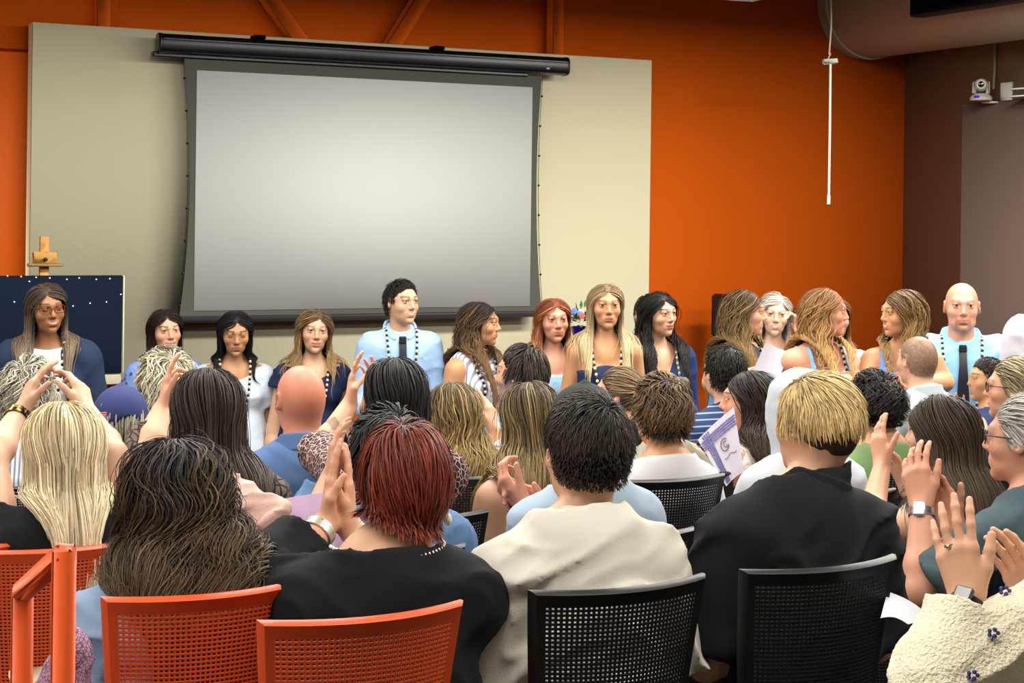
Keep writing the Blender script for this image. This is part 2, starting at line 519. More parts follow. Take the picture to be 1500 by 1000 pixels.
def hand(s, W, d, n, side, hs=1., curl=(.25,) * 4, spread=.10, thumb=(.75, .62, .2)):
    """W wrist, d finger direction, n palm normal, side +1 right hand / -1 left"""
    d = nz(d); n = nz(n - np.dot(n, d) * d); t = np.cross(d, n) * side; tips = []
    for i, ((o, l), seg, r) in enumerate(FING):
        K = W + (t * o + d * l) * hs
        s.c(W + (t * o * .62 + d * .012) * hs, K, .0138 * hs, .0112 * hs, .014 * hs)
        dirv = nz(d + t * (o / .03) * spread); a = 0.; p = K
        c = curl[i]
        for j, L in enumerate(seg):
            a += c * (0.8, 1.15, .8)[j]
            v = dirv * math.cos(a) + n * math.sin(a)
            q = p + v * L * hs
            s.c(p, q, (r - .0006 * j) * hs, (r - .0006 * (j + 1) - (.0006 if j == 2 else 0)) * hs, .005 * hs if j else .008 * hs); p = q
        tips.append(p)
    b = W + (d * .022 + t * .02 + n * .006) * hs; m = W + (d * .052 + t * .042 + n * .010) * hs
    s.c(b, m, .0165 * hs, .013 * hs, .014 * hs)
    v = nz(t * thumb[1] + d * thumb[0] + n * thumb[2])
    q = m + v * .034 * hs; s.c(m, q, .0115 * hs, .0102 * hs, .006 * hs)
    v2 = nz(v + d * .3 + n * .15); q2 = q + v2 * .027 * hs; s.c(q, q2, .0102 * hs, .0082 * hs, .004 * hs)
    return tips


def torso_prims(s, k, o=0., part='all'):
    N, P, r, f, u, sw, b, Lt, fem, bw = (k[i] for i in ('N', 'P', 'r', 'f', 'u', 'sw', 'b', 'Lt', 'fem', 'bw'))
    R = np.array([r, f, u])
    s.e(P + u * Lt * .66 - f * .008, R, np.array([sw * .90 * bw ** .5 + o, .108 * b + o, .20 + o]), .05)
    for sx in (-1, 1):
        s.c(N - u * .085 + f * .0, N - u * .088 + r * sx * sw * .82, .06 + o, .058 + o, .05)
        s.c(N + u * .012 - f * .006, N - u * .060 + r * sx * sw * .78, .038 + o * .8, .046 + o, .04)
    s.e(P + u * Lt * .32, R, np.array([(.128 if fem else .145) * bw + o, .102 * b + o, .17 + o]), .07)
    s.e(P + u * .02, R, np.array([(.172 if fem else .165) * bw + o, .118 * b + o, .14 + o]), .06)
    if fem:
        for sx in (-1, 1): s.e(P + u * Lt * .64 + r * sx * .073 + f * .078 * b, R, np.array([.062, .056, .066]) * k.get('bust', 1) + o, .035)
    s.c(N - u * .04 - f * .008, k['H'] - k['hu'] * .05 - k['hf'] * .018, (.051 if fem else .060) * k['nk'] + o, (.043 if fem else .052) * k['nk'] + o, .02)


def arm_prims(s, k, o=0., upto=2., sd=None, flare=0., sides='LR'):
    """upto: 1 = elbow, 2 = wrist"""
    for side in sides:
        S, E, W = k['arm' + side][:3]; ab = k['ab']
        S2 = S
        if upto <= 0: continue
        t = min(upto, 1.); T = S2 + (E - S2) * t; ra, rb = .052 * ab, .041 * ab
        cl = (T, nz(E - S2)) if upto < 1 else None
        s.c(S2, T, ra + o, ra + (rb - ra) * t + o + (flare if upto <= 1 else 0), .035, clip=cl)
        if upto > 1:
            t = min(upto - 1, 1.); M = E + (W - E) * .28; T = E + (W - E) * t
            cl = (T, nz(W - E)) if (upto < 2 or o > 0) else None
            s.c(E, M, .040 * ab + o, .041 * ab + o, .02, clip=cl if t < .28 else None)
            if t > .28: s.c(M, T, .041 * ab + o, (.041 - .014 * (t - .28) / .72) * ab ** .6 + o + flare, .02, clip=cl)


def leg_prims(s, k, o=0., upto=2., flare=0.):
    for Hh, K, A in k['legs']:
        s.c(Hh, K, .085 * k['b'] ** .7 + o, .06 + o, .04)
        if upto > 1:
            T = K + (A - K) * (upto - 1)
            s.c(K, K + (A - K) * .3, .058 + o, .058 + o, .03); s.c(K + (A - K) * .3, T, .058 + o, .04 + o + flare, .03)


def wrinkle(amp, fr=9., seed=0, N=None):
    A = np.array([[fr * .35, fr * .1, fr * .45], [0, fr * .5, .1 * fr], [-fr * .5, .2 * fr, fr * 1.15]]) * .8
    def fn(P, d):
        Q = P @ A.T + seed * 3.7; Q = Q + .7 * vnoise(P * 5. + seed)[:, None]
        n = np.clip(1 - np.abs(vnoise(Q)) * 2.6, 0, 1) ** 2; n2 = np.clip(1 - np.abs(vnoise(Q * 2.1 + 9)) * 2.6, 0, 1) ** 2
        a = amp if N is None else amp * np.clip((np.linalg.norm(P - N, axis=1) - .09) / .10, .15, 1)
        return d - a * (n - .25) - a * .45 * (n2 - .25)
    return fn


def surf_obj(name, s, H, m, parent, base, post=None, fine=(), cz=None, colfn=None, marg=.01, smooth=1):
    V, F = surf(s, H, fine, cz, post, marg, smooth)
    return mk(name, V, F, m, parent, None if colfn is None else colfn(V), True, base)


def make_hair(k, h, parent, base, cover):
    """locks of hair combed over the skull (and falling over 'cover'), on a cap that hides the scalp"""
    R = np.array([k['hr'], k['hf'], k['hu']]); c = k['H']; ks = k['hs']
    kind = h.get('kind', 'long'); c1 = lin(h['c1']); c2 = lin(h.get('c2', h['c1'])); r0 = np.random.default_rng(h.get('seed', 1))
    toL = lambda P: ((P - c) @ R.T) / ks
    toW = lambda Q: c + (Q * ks) @ R
    part = h.get('part', 0.); vol = h.get('vol', .018 if kind in ('long', 'bob', 'back') else .010); drop = h.get('drop', 0.)
    capS = SDF(); capS.e(toW(np.array([0, -.012, .028])), R, (np.array([.074, .095, .086]) + .12 * vol + .0015) * ks, .02); capS.e(toW(np.array([0, -.034, -.012])), R, (np.array([.066, .068, .07]) + .12 * vol + .0015) * ks, .03)
    if h.get('top'): capS.e(toW(np.array([0, -.0, .06])), R, np.array([.066, .075, .058 + h['top']]) * ks, .03)
    if h.get('bun'):
        bx, by, bz, br = h['bun']; capS.e(toW(np.array([bx, by, bz])), R, np.array([br, br, br * .85]) * ks, .008)
    ear = h.get('ear', kind in ('short', 'curly', 'comb'))

    def post(P, d):
        L = toL(P); n = vnoise(L * np.array([90, 90, 30])) * .002
        hz = L[:, 2] - hairline(L, drop, ear); m = -hz * ks; d = d + np.clip(.022 - hz, 0, .022) * .32 * (L[:, 1] > -.02) + np.clip(.03 - hz, 0, .03) * .2 * (L[:, 1] <= -.02)
        if h.get('bun'): m = np.where(np.linalg.norm(L - np.array([bx, by, bz]), axis=1) < br * 1.3, -1, m)
        return np.maximum(d + n, m)
    V, F = surf(capS, h.get('vox', .006), (), None, post, .01, 1)
    Lv = toL(V); cc = (c1 * h.get('capk', .85))[None] * (1 + .3 * vnoise(np.stack([np.arctan2(Lv[:, 0] - part, Lv[:, 2] + .1) * 60, Lv[:, 1] * 120, Lv[:, 2] * 0], -1)))[:, None]
    if 'fade' in h:  # shorter, darker or skin-coloured sides and nape
        L = toL(V); m = np.clip((h['fade'][1] - L[:, 2]) / .03, 0, 1)[:, None]; cc = cc * (1 - m) + lin(h['fade'][0]) * m
    parts = [(V, F, cc)]
    # roots
    n = int(h.get('n', 260) * 3.0); M8 = n * 6; i = np.arange(M8) + .5; ph = np.arccos(1 - 2 * i / M8); ga = math.pi * (1 + 5 ** .5) * i
    dv = np.stack([np.cos(ga) * np.sin(ph), np.sin(ga) * np.sin(ph), np.cos(ph)], -1) + r0.normal(0, .03, (M8, 3))
    # distribute to denser sets: intersect ellipsoid cap
    Q = np.array([0, -.016, .012]) + dv * .2
    Pw = toW(Q); dW = -dv @ R
    for _ in range(14): Pw = Pw + dW * capS.ev(Pw)[:, None] * .9
    L = toL(Pw); mg = h.get('rootup', .001)
    ok = L[:, 2] > hairline(L, drop, ear) + mg
    if 'rootmin' in h: ok &= L[:, 2] > h['rootmin']
    if 'rootfn' in h: ok &= h['rootfn'](L)
    L = L[ok]; L = L[r0.permutation(len(L))]
    if kind in ('long', 'bob', 'back'):
        fr_ = (L[:, 1] > .0) & (L[:, 2] - hairline(L, drop, ear) < .03); nf = int(n * .3)
        L = np.concatenate([L[fr_][:nf], L[~fr_][:n - min(nf, fr_.sum())]])
    L = L[:n]; N = len(L)
    if not N: return None
    Sg = h.get('seg', 14); Lg = h['L'] * (1 + h.get('lv', .18) * r0.normal(0, 1, N)).clip(.4, 1.7)
    if kind in ('long', 'bob') and 'zend' not in h: Lg += np.clip(.08 - L[:, 2], 0, .2) * 0
    part = h.get('part', 0.); off = (vol * (.3 + .8 * r0.random(N))) * ks; off *= np.clip((L[:, 2] - hairline(L, drop, ear)) / .05, 0, 1) * .7 + .3 if kind in ('long', 'bob', 'back') else np.clip((L[:, 2] - hairline(L, drop, ear)) / .07, .12, 1)
    wh = np.array(h.get('whorl', (.01, -.06, .1)))
    col = k['hcov']
    frontl = (L[:, 1] > h.get('fy', .0)) | (r0.random(N) < h.get('pfront', 0.))
    if kind in ('short', 'curly', 'comb'): Lg *= np.interp(L[:, 2], [-.06, .0, .06], [h.get('side', .35), h.get('side', .35) * 1.2, 1])
    p = toW(L); path = [p]; nrm = []
    vel = np.zeros_like(p)
    for s_ in range(Sg):
        q = toL(p); x, y, z = q[:, 0], q[:, 1], q[:, 2]
        if kind in ('long', 'bob'):
            front = np.clip((y + .05) / .09, 0, 1); sg = np.tanh((x - part) / .012)
            fl = np.stack([sg * (.06 + .92 * front), -.12 - .3 * (1 - front) - .35 * front * h.get('sweep', .35), -.6 + .2 * front * (z > .03)], -1)
            if h.get('fringe'): m = (y > .05) & (np.abs(x) < .055) & (z > -.0); fl[m] = [0, .5, -1]
        elif kind == 'back':
            bt = np.array(h['bun'][:3]) if h.get('bun') else np.array([0, -.1, .03]); fl = bt - q
        elif kind == 'comb':
            fl = np.stack([np.full(N, h.get('cx', .6)), np.full(N, h.get('cy', -.3)), -.25 - .5 * (z < .05)], -1)
        else:
            rad = q - wh; fl = rad / (np.linalg.norm(rad, axis=1)[:, None] + 1e-6); fl[:, 2] -= .5 * (z < .07)
            fl[:, 1] -= .5 * (y < -.04)
            fm = (y > .02) & (z > .03) & (h.get('front', 'side') == 'side'); fl[fm] = [h.get('cx', .6), -.5, .3]
        fl = fl / (np.linalg.norm(fl, axis=1)[:, None] + 1e-6); fw = fl @ R
        d, g = col.grad(p)
        sc = np.clip((z - h.get('g0', -.03 if kind in ('long', 'bob') else -.14)) / .05, 0, 1)[:, None]  # on the skull
        v = fw * sc + np.array([0, 0, -1.]) * (1 - sc)
        vn = (v * g).sum(1)[:, None]
        v = v - g * np.where((sc > .3) | (vn < 0), vn, vn * .0) * np.clip(1.4 - d / .06, 0, 1)[:, None]
        bx_ = (p - k['N']) @ k['r']; low = np.clip((-.045 - z) / .06, 0, 1) * h.get('gather', 1.)
        by_ = (p - k['N']) @ k['f']; fwdb = np.where(frontl, .55 * np.clip((.15 - by_) / .08, 0, 1), -.55 * np.clip((by_ + .14) / .08, 0, 1)) * np.clip((np.abs(bx_) - .03) / .05, 0, 1)
        v = v + low[:, None] * (-(np.clip(np.abs(bx_) - h.get('hw', .085), .0, .2) * np.sign(bx_) * 9)[:, None] * k['r'] + fwdb[:, None] * k['f'])
        v = v / (np.linalg.norm(v, axis=1)[:, None] + 1e-6)
        if s_: v = v * (1 - h.get('stiff', .3)) + vel * h.get('stiff', .3)
        vel = v
        p = p + v * (Lg / Sg)[:, None]
        d, g2 = col.grad(p)
        lift = .0035 * ks + off * (.25 + .75 * min(1, (s_ + 1) / (Sg * .3)))
        corr = np.where(d < lift, lift - d, np.where(sc[:, 0] > .3, (lift - d) * .5, 0))
        p = p + g2 * corr[:, None]
        if kind in ('long', 'bob'):
            by_ = (p - k['N']) @ k['f']; p = p + np.clip(-h.get('maxback', .155) - by_, 0, .2)[:, None] * k['f']
        path.append(p); nrm.append(g2)
    path = np.stack(path, 1); nrm = np.stack([nrm[0]] + nrm, 1)
    Lp = toL(path.reshape(-1, 3)).reshape(path.shape)
    bad = ((Lp[..., 1] > .062) & (np.abs(Lp[..., 0]) < h.get('facew', .056)) & (Lp[..., 2] < .05) & (Lp[..., 2] > -.13)).any(1)
    if kind != 'curly': path, nrm, L, Lg = path[~bad], nrm[~bad], L[~bad], Lg[~bad]; N = len(L)
    t = np.linspace(0, 1, Sg + 1)
    T = np.gradient(path, axis=1); T /= np.linalg.norm(T, axis=2)[..., None] + 1e-9
    Bn = np.cross(T, nrm); Bn /= np.linalg.norm(Bn, axis=2)[..., None] + 1e-9; Nn = np.cross(Bn, T)
    wv = h.get('wave', 0.)
    if wv:
        f = h.get('wf', 9.); phs = (vnoise(L * 14 + 3.3) * 7 + r0.normal(0, .35, N))[:, None]; ar = (t[None] * Lg[:, None]) * f * 6.28
        env = (wv * np.clip(t * 2.2 - h.get('w0', .3), 0, 1))[None]
        path = path + Bn * (np.sin(ar + phs) * env)[..., None] + Nn * ((np.cos(ar + phs) * .5 + .5) * env)[..., None]
    fz = h.get('frizz', .003)
    path = path + Bn * (r0.normal(0, fz, (N, 1)) * t[None])[..., None] + Nn * (np.abs(r0.normal(0, fz, (N, 1))) * t[None])[..., None]
    ns = 3; w = .66 * h.get('w', .0036) * (.6 + .8 * r0.random(N)); tp = np.interp(t, [0, .08, .6, .9, 1], [.55, 1, 1, .6, .12])
    an = np.arange(ns) * 2 * math.pi / ns
    V = path[:, :, None, :] + (w[:, None] * tp)[:, :, None, None] * (np.cos(an)[None, None, :, None] * Bn[:, :, None, :] + .3 * np.sin(an)[None, None, :, None] * Nn[:, :, None, :])
    idx = np.arange(N * (Sg + 1) * ns).reshape(N, Sg + 1, ns); a = idx[:, :-1]; b = idx[:, 1:]
    F = np.stack([a, np.roll(a, -1, 2), np.roll(b, -1, 2), b], -1).reshape(-1, 4)
    tv = np.clip((t - h.get('t0', .15)) / max(.05, 1 - h.get('t0', .15)), 0, 1)[None, :, None]
    lk = (1 + .5 * h.get('var', .28) * r0.normal(0, 1, (N, 1, 1)) + 1.1 * h.get('var', .28) * vnoise(L * 45 + 7)[:, None, None]).clip(.4, 1.8)
    hi = ((vnoise(L * 38 + 1.7)[:, None, None] * .5 + .5 + .25 * r0.normal(0, 1, (N, 1, 1))) < h.get('hil', 0.)).astype(float)
    mixv = np.clip(tv * h.get('tip', 1.) + hi * .7, 0, 1)[..., None]
    C = (c1 * (1 - mixv) + c2 * mixv) * (lk * (1 + .10 * r0.normal(0, 1, (N, 1, ns))).clip(.5, 1.6))[..., None]
    if 'fade' in h:
        Lr = toL(path[:, 0]); m = np.clip((h['fade'][1] - Lr[:, 2]) / .03, 0, 1)[:, None, None, None]; C = C * (1 - m * .85) + lin(h['fade'][0]) * m * .85
    parts.append((V.reshape(-1, 3), F, C.reshape(-1, 3)))
    nv = 0; VV = []; FF = []; CC = []
    for V, F, C in parts:
        VV.append(V); FF.append(np.asarray(F) + nv); CC.append(C); nv += len(V)
    o = mk('hair', np.concatenate(VV), FF, M_HAIR, parent, np.concatenate(CC), True, base)
    return o


def lap_arm(k, sx, stand):
    S = k['N'] - k['u'] * .075 + k['r'] * sx * k['sw']; u, f, r = k['u'], k['f'], k['r']
    if stand:
        E = S - u * .285 + r * sx * .05 - f * .03; W = k['P'] + u * .06 + f * .19 + r * sx * .05; D = nz(-r * sx * .8 - u * .5 + f * .15); n = nz(-f)
    else:
        E = S - u * .27 + r * sx * .07 + f * .02; W = k['P'] + u * .06 + f * .27 + r * sx * .09; D = nz(f * .8 - r * sx * .5 - u * .15); n = np.array([0, 0, -1.])
    return [S, E, W, D, n]


def person(label, head, face=-154, hface=None, pitch=0., tilt=0., Y=None, Z=None, stand=False, fem=True, skin='fair', hair=None, wear=(), arms=None,
           sw=None, b=1., bw=1., ab=1., floor=0., hs=1., fc=None, group=None, vb=.0085, vh=.0075, extras=None, lean=0., jaw=1., nk=1., bust=1., handk=1., name='person', vhand=None, seat=.45, side_lean=0., pel=None, paint=None, curls=None, nx=0.):
    head = np.array(head, float)
    Zc = Z if Z else zY(head[0], head[1], Y)
    C = at(head[0], head[1], Zc)
    fc = fc or {}
    bf = cdir(face); hfv = cdir(face if hface is None else hface)
    p_ = math.radians(pitch); hf = hfv * math.cos(p_) - UPV * math.sin(p_); hu = hfv * math.sin(p_) + UPV * math.cos(p_)
    hr = np.cross(hf, hu); tl = math.radians(tilt); hr, hu = hr * math.cos(tl) - hu * math.sin(tl), hu * math.cos(tl) + hr * math.sin(tl)
    k = dict(fem=fem, b=b, bw=bw, ab=ab, hs=hs, H=C, hf=hf, hu=hu, hr=hr, nk=nk, bust=bust)
    k['sw'] = sw * .88 if sw else (.142 if fem else .163)
    N = C - hu * .115 * hs - UPV * .055 - bf * .032 - hfv * .008
    N = N + RIGHT * nx; k['N'] = N
    if stand: Pz = max(.72, (C[2] + .11) * .535)
    else: Pz = floor + seat + .15
    P = np.array([N[0], N[1], Pz]) + bf * (.0 if stand else .0 + lean) + cdir(face + 90) * side_lean
    if pel is not None: P = np.array(pel)
    u = nz(N - P); r = nz(np.cross(bf, u)); f = np.cross(u, r)
    k.update(P=P, u=u, r=r, f=f, Lt=np.linalg.norm(N - P))
    if stand:
        k['legs'] = [(P + r * s_ * .09 - u * .03, P * [1, 1, 0] + r * s_ * .10 + f * .03 + UPV * Pz * .5, P * [1, 1, 0] + r * s_ * .10 + UPV * .085) for s_ in (-1, 1)]
        fl = 0.
    else:
        ff = bf; kz = floor + seat + .11
        k['legs'] = [(P + r * s_ * .085 - UPV * .0, P * [1, 1, 0] + ff * .42 + r * s_ * .11 + UPV * kz, P * [1, 1, 0] + ff * .40 + r * s_ * .11 + UPV * (floor + .09)) for s_ in (-1, 1)]
        fl = floor
    arms = arms or {}
    for sd, sx in (('L', -1), ('R', 1)):
        A = lap_arm(k, sx, stand)
        if sd in arms and arms[sd]:
            a = arms[sd]
            if 'e' in a: A[1] = at(a['e'][0], a['e'][1], Zc + a['e'][2])
            if 'w' in a: A[2] = at(a['w'][0], a['w'][1], Zc + a['w'][2])
            if 's' in a: A[0] = at(a['s'][0], a['s'][1], Zc + a['s'][2])
            if 't' in a: A[3] = at(a['t'][0], a['t'][1], Zc + a['t'][2]) - A[2]
            if 'n' in a: A[4] = RIGHT * a['n'][0] + UPV * a['n'][1] - FWD * a['n'][2]
            A.append(a)
        else: A.append({})
        if stand and 'down' in arms and sd in arms['down']:
            S = A[0]; A[1] = S - u * .29 + r * sx * .06 - f * .02; A[2] = A[1] - u * .245 + r * sx * .015 + f * .06; A[3] = nz(-u + f * .25); A[4] = -r * sx
        k['arm' + sd] = A
    base = np.array([P[0], P[1], fl])
    root = empty(name, base, label, 'person', group)
    # ---- body: one skin surface
    s = SDF(); torso_prims(s, k, 0.); arm_prims(s, k, 0.); leg_prims(s, k)
    for Hh, K, A in k['legs']:
        s.c(A + bf * -.02 - UPV * .04, A + bf * .13 - UPV * .06, .04, .03, .03)
    for sd, sx in (('L', -1), ('R', 1)):
        S, E, W, D, n, a = k['arm' + sd]
        hand(s, W, D, n, sx, a.get('hs', handk * (.92 if fem else 1.04)), a.get('curl', (.3, .28, .3, .35)), a.get('spread', .08), a.get('thumb', (.75, .62, .2)))
    hp0 = len(s.p); head_prims(s, C, np.array([hr, hf, hu]), hs, fem, not (hair and not hair.get('ear', hair.get('kind') in ('short', 'curly', 'comb', 'back'))), jaw, fc.get('smile') == 2)
    fine = [(C - UPV * .01, .125 * hs, vh)]
    for sd in 'LR':
        a = k['arm' + sd][5]
        if a.get('vox'): fine.append((k['arm' + sd][2] + nz(k['arm' + sd][3]) * .08, .11, a['vox']))
    sk = lin(SKIN.get(skin, skin))
    Rm = np.array([hr, hf, hu])

    def colfn(V):
        Cc = np.tile(sk, (len(V), 1)) * (1 + .05 * vnoise(V * 25))[:, None]
        L = ((V - C) @ Rm.T) / hs; m = (np.abs(L) < [.1, .14, .15]).all(1)
        Cm = Cc[m]; head_color(L[m], Cm, fc); Cc[m] = Cm
        for sd in 'LR':
            A = k['arm' + sd]; a = A[5]; w = np.linalg.norm(V - (A[2] + nz(A[3]) * .10), axis=1)
            q = np.clip(1.3 - w / .1, 0, 1)[:, None]; Cc *= 1 - q * np.array([.0, .06, .06])
        if paint: paint(V, Cc, k)
        return Cc
    surf_obj('body', s, vb, M_SKIN, root, base, None, fine, (floor + seat + (.0 if not stand else .35), .016), colfn)
    # ---- clothes
    cover = SDF(); torso_prims(cover, k, .012); arm_prims(cover, k, .014, 2 if any(w.get('sl', 0) > 0 for w in wear) else 1.0)
    hb = SDF(); head_prims(hb, C, Rm, hs, fem, False); cover.p += hb.p
    hc_ = SDF(); torso_prims(hc_, k, .016); hc_.p += hb.p; k['hcov'] = hc_; k['cover'] = cover; k['root'] = root; k['base'] = base; k['C'] = C; k['Rm'] = Rm; k['Zc'] = Zc
    for i, w in enumerate(wear): garment(k, w, root, base, stand, floor, seat, bf, i)
    for Hh, K, A in k['legs']:
        shoe = SDF(); shoe.c(A + bf * -.03 - UPV * .045, A + bf * .14 - UPV * .055, .047, .036, .03, clip=(np.array([0, 0, fl + .005]), np.array([0, 0, -1.])))
        surf_obj('shoe', shoe, .02, mat('shoe_leather', '#191716', .5), root, base)
    if hair: make_hair(k, hair, root, base, cover)
    if extras: extras(k)
    return k


def garment(k, w, root, base, stand, floor, seat, bf, i):
    kind = w['kind']; o = w.get('o', .015); H = w.get('vox', .011); m = w['m']; s = SDF()
    N, P, r, f, u, Lt = (k[x] for x in ('N', 'P', 'r', 'f', 'u', 'Lt'))
    amp = w.get('wr', .008); wf = wrinkle(amp, w.get('wfreq', 11.), i + int(abs(k['H'][0] * 97)) % 23, k['N'].astype(np.float32))
    cz = (floor + seat + .02, .02) if not stand else (.8, .02)
    if kind == 'top':
        torso_prims(s, k, o); sl = w.get('sl', .55)
        if sl > 0: arm_prims(s, k, o + w.get('slo', .006), sl, flare=w.get('flare', .006))
        if w.get('puff'):
            for sd in 'LR':
                S, E = k['arm' + sd][:2]; s.e(S + (E - S) * .25, np.eye(3), np.array([.085, .085, .085]) * w['puff'], .03)
        if w.get('skirt'):
            s.c(P + u * .1, P - UPV * (Pdrop := P[2] * w['skirt']), .15 + o, .15 + o + w.get('sflare', .12), .06)
        hemz = w.get('hem', -.13)
        nk = w.get('neck', 'crew'); nz0 = w.get('nz', .0)

        def post(P_, d):
            d = wf(P_, d)
            L = P_ - N; x = L @ r; y = L @ f; z = L @ u
            if nk == 'crew': c = (z - nz0 - .012 + .55 * (y - .0)) - .6 * np.clip(np.abs(x) - .065, 0, 1)
            elif nk == 'v': c = np.maximum(z - nz0 - .012 + .3 * y, np.where(y > .0, (z + w.get('vd', .17) - np.abs(x) * w.get('vs', 2.2)), -1))
            elif nk == 'scoop':
                c = np.maximum(z - nz0 - .012 + .45 * y, -(np.sqrt((x / w.get('sx', .10)) ** 2 + (np.minimum(y - .09, 0) / .16) ** 2 + (np.minimum(z - .0, 0) / w.get('sd', .14)) ** 2) - 1) * .08)
            elif nk == 'strapless': c = z + w.get('sz', .155) - .02 * np.cos(x * 16) * (y > 0) + (y < 0) * .03
            elif nk == 'tank':
                ax = np.abs(x); zz = w.get('sz', .10)
                strap = np.abs(ax - w.get('sx', .085)) - w.get('swd', .014)
                c = np.where(z > -zz, np.maximum(strap, z - .0), np.where(z > -.17, ax - (k['sw'] * .86), -1))
                if w.get('back'): c = np.where(y < 0, np.where(z > -.17, ax - (k['sw'] * .7) + .25 * np.clip(z + .1, 0, 1), -1) if w['back'] == 'mid' else np.where(z > -w['back'], 1, -1), c)
            elif nk == 'boat': c = np.maximum(z - nz0 + .01 + .25 * y, -(np.sqrt((x / .105) ** 2 + (np.minimum(y - .04, 0) / .14) ** 2 + (np.minimum(z + .0, 0) / .085) ** 2) - 1) * .06)
            if nk in ('boat', 'crew', 'scoop', 'v') and w.get('slcut'): c = np.maximum(c, np.abs(x) - w['slcut'])
            d = np.maximum(d, np.where((z > -.34) & ((np.hypot(x, y) < .19 + .8 * np.clip(z + .01, 0, .2)) | (nk in ('tank', 'strapless'))), c, -1))
            zp = (P_ - P) @ u
            lim = -P[2] * w['skirt'] if w.get('skirt') else hemz
            tor = (np.abs((P_ - P) @ r) < .5)
            d = np.maximum(d, lim - zp)
            if w.get('open'):  # cardigan / blazer open at the front
                ow = w['open']; d = np.maximum(d, np.where(y > .0, (ow[0] + ow[1] * np.clip(-z, 0, .6)) - np.abs(x), -1))
            return d
        ob = surf_obj(w.get('name', 'shirt'), s, H, m, root, base, post, w.get('fine', ()), cz, None, .012 + amp * 2, 1)
        if w.get('label'): ob['label'] = w['label']
        if w.get('collar'):
            cs = SDF(); na = N - u * .04 - f * .008; nd = nz(k['H'] - k['hu'] * .05 - k['hf'] * .018 - na); a = na + nd * .045; b_ = na + nd * .125; R = k['nk'] * (.058 if k['fem'] else .064)
            cs.c(a, b_, R + .034, R + .020, .01)
            ax = nz(b_ - a); ch = w['collar']

            def cpost(P_, d):
                L = P_ - a; t = L @ ax; q = np.linalg.norm(L - t[:, None] * ax, axis=1)
                inn = q - (R + .016 - .12 * t); y = L @ f; x = L @ r
                d = np.maximum(d, -inn)
                top = t - (ch - .55 * np.clip(y + .03, 0, 1)); bot = .0 - .35 * np.clip(y, 0, 1) - t
                return np.maximum(np.maximum(np.maximum(d, top), bot), np.where(y > 0, .012 + .3 * np.clip(.05 - t, 0, 1) - np.abs(x), -1)) if stand else np.maximum(np.maximum(np.maximum(d, t - ch * (1 - np.clip((y + .035) / .065, 0, 1))), -t), y - .03)
            surf_obj('collar', cs, .005, w.get('cm', m), root, base, cpost)
    elif kind == 'pants':
        s.e(P + u * .02, np.array([r, f, u]), np.array([.172 * k['bw'] + o, .12 * k['b'] + o, .12]), .05); leg_prims(s, k, o, w.get('len', 1.95), .01)
        surf_obj(w.get('name', 'trousers'), s, .016, m, root, base, lambda P_, d: np.maximum(wf(P_, d), (P_ - P) @ u - .10), (), None, None, .02)
    elif kind == 'hood':
        C = k['C']; Rm = k['Rm']; s.e(C + np.array([0, -.02, .01]) @ Rm, Rm, np.array([.112, .13, .135]), .02); s.c(C + np.array([0, -.03, -.1]) @ Rm, N - u * .03, .1, .11, .05)
        surf_obj('hood', s, .01, m, root, base, lambda P_, d: np.maximum(np.maximum(wf(P_, d), -(((P_ - C) @ Rm.T)[:, 1] * -1 + .05)), -(N[2] - .07 - P_[:, 2]) * -1), (), None, None, .02)


# ---------------------------------------------------------------- things that are worn
def on_front(k, x, z, lift, extra=.006):
    """points on the dressed chest: x along the shoulders, z below the neck base"""
    x = np.atleast_1d(x); z = np.atleast_1d(z)
    p = k['N'][None] + x[:, None] * k['r'] + z[:, None] * k['u'] + k['f'] * .4
    for _ in range(40):
        d = k['cover'].ev(p) - extra - lift; p = p - k['f'] * np.clip(d, -.01, .05)[:, None] * .8
    return p


def lei(k, length=.42, c1='#1c1a16', c2='#e9e2c8', tail=.14, wx=.07, r=.0082, every=1, name='bead_lei', shift=0.):
    pts = []
    t = np.linspace(0, 1, 40)
    x = wx * (1 - t ** 1.6) + .012; z = .02 - (length + .02) * t
    fr = on_front(k, np.concatenate([x + shift * t, -(x) + shift * t]), np.concatenate([z, z]), r)
    A, B = fr[:40], fr[40:]
    bk = []
    for a in np.linspace(0, math.pi, 14)[1:-1]:
        bk.append(k['N'] + k['u'] * (.022 + .028 * math.sin(a)) + k['r'] * wx * math.cos(a) * 1.05 - k['f'] * (.062 * math.sin(a)))
    bk = np.array(bk)
    d, g = k['cover'].grad(bk); bk = bk + g * np.clip(r + .004 - d, 0, .1)[:, None]
    loop = np.concatenate([A[::-1], bk, B])
    runs = [loop]
    if tail:
        zz = np.linspace(-length, -length - tail, 12)
        for dx in (-.012, .014): runs.append(on_front(k, np.full(12, dx + shift), zz, r))
    mb = MB(); j = 0
    for L in runs:
        s = np.concatenate([[0], np.cumsum(np.linalg.norm(np.diff(L, axis=0), axis=1))])
        q = np.arange(0, s[-1], r * 1.9); X = np.stack([np.interp(q, s, L[:, i]) for i in range(3)], -1)
        for p in X:
            mb.ball(p, r, 6, 4, lin(c1 if (j // every) % 2 else c2)); j += 1
    o = mb.out(name, M_BEAD, k['root'], True, k['base']); return o


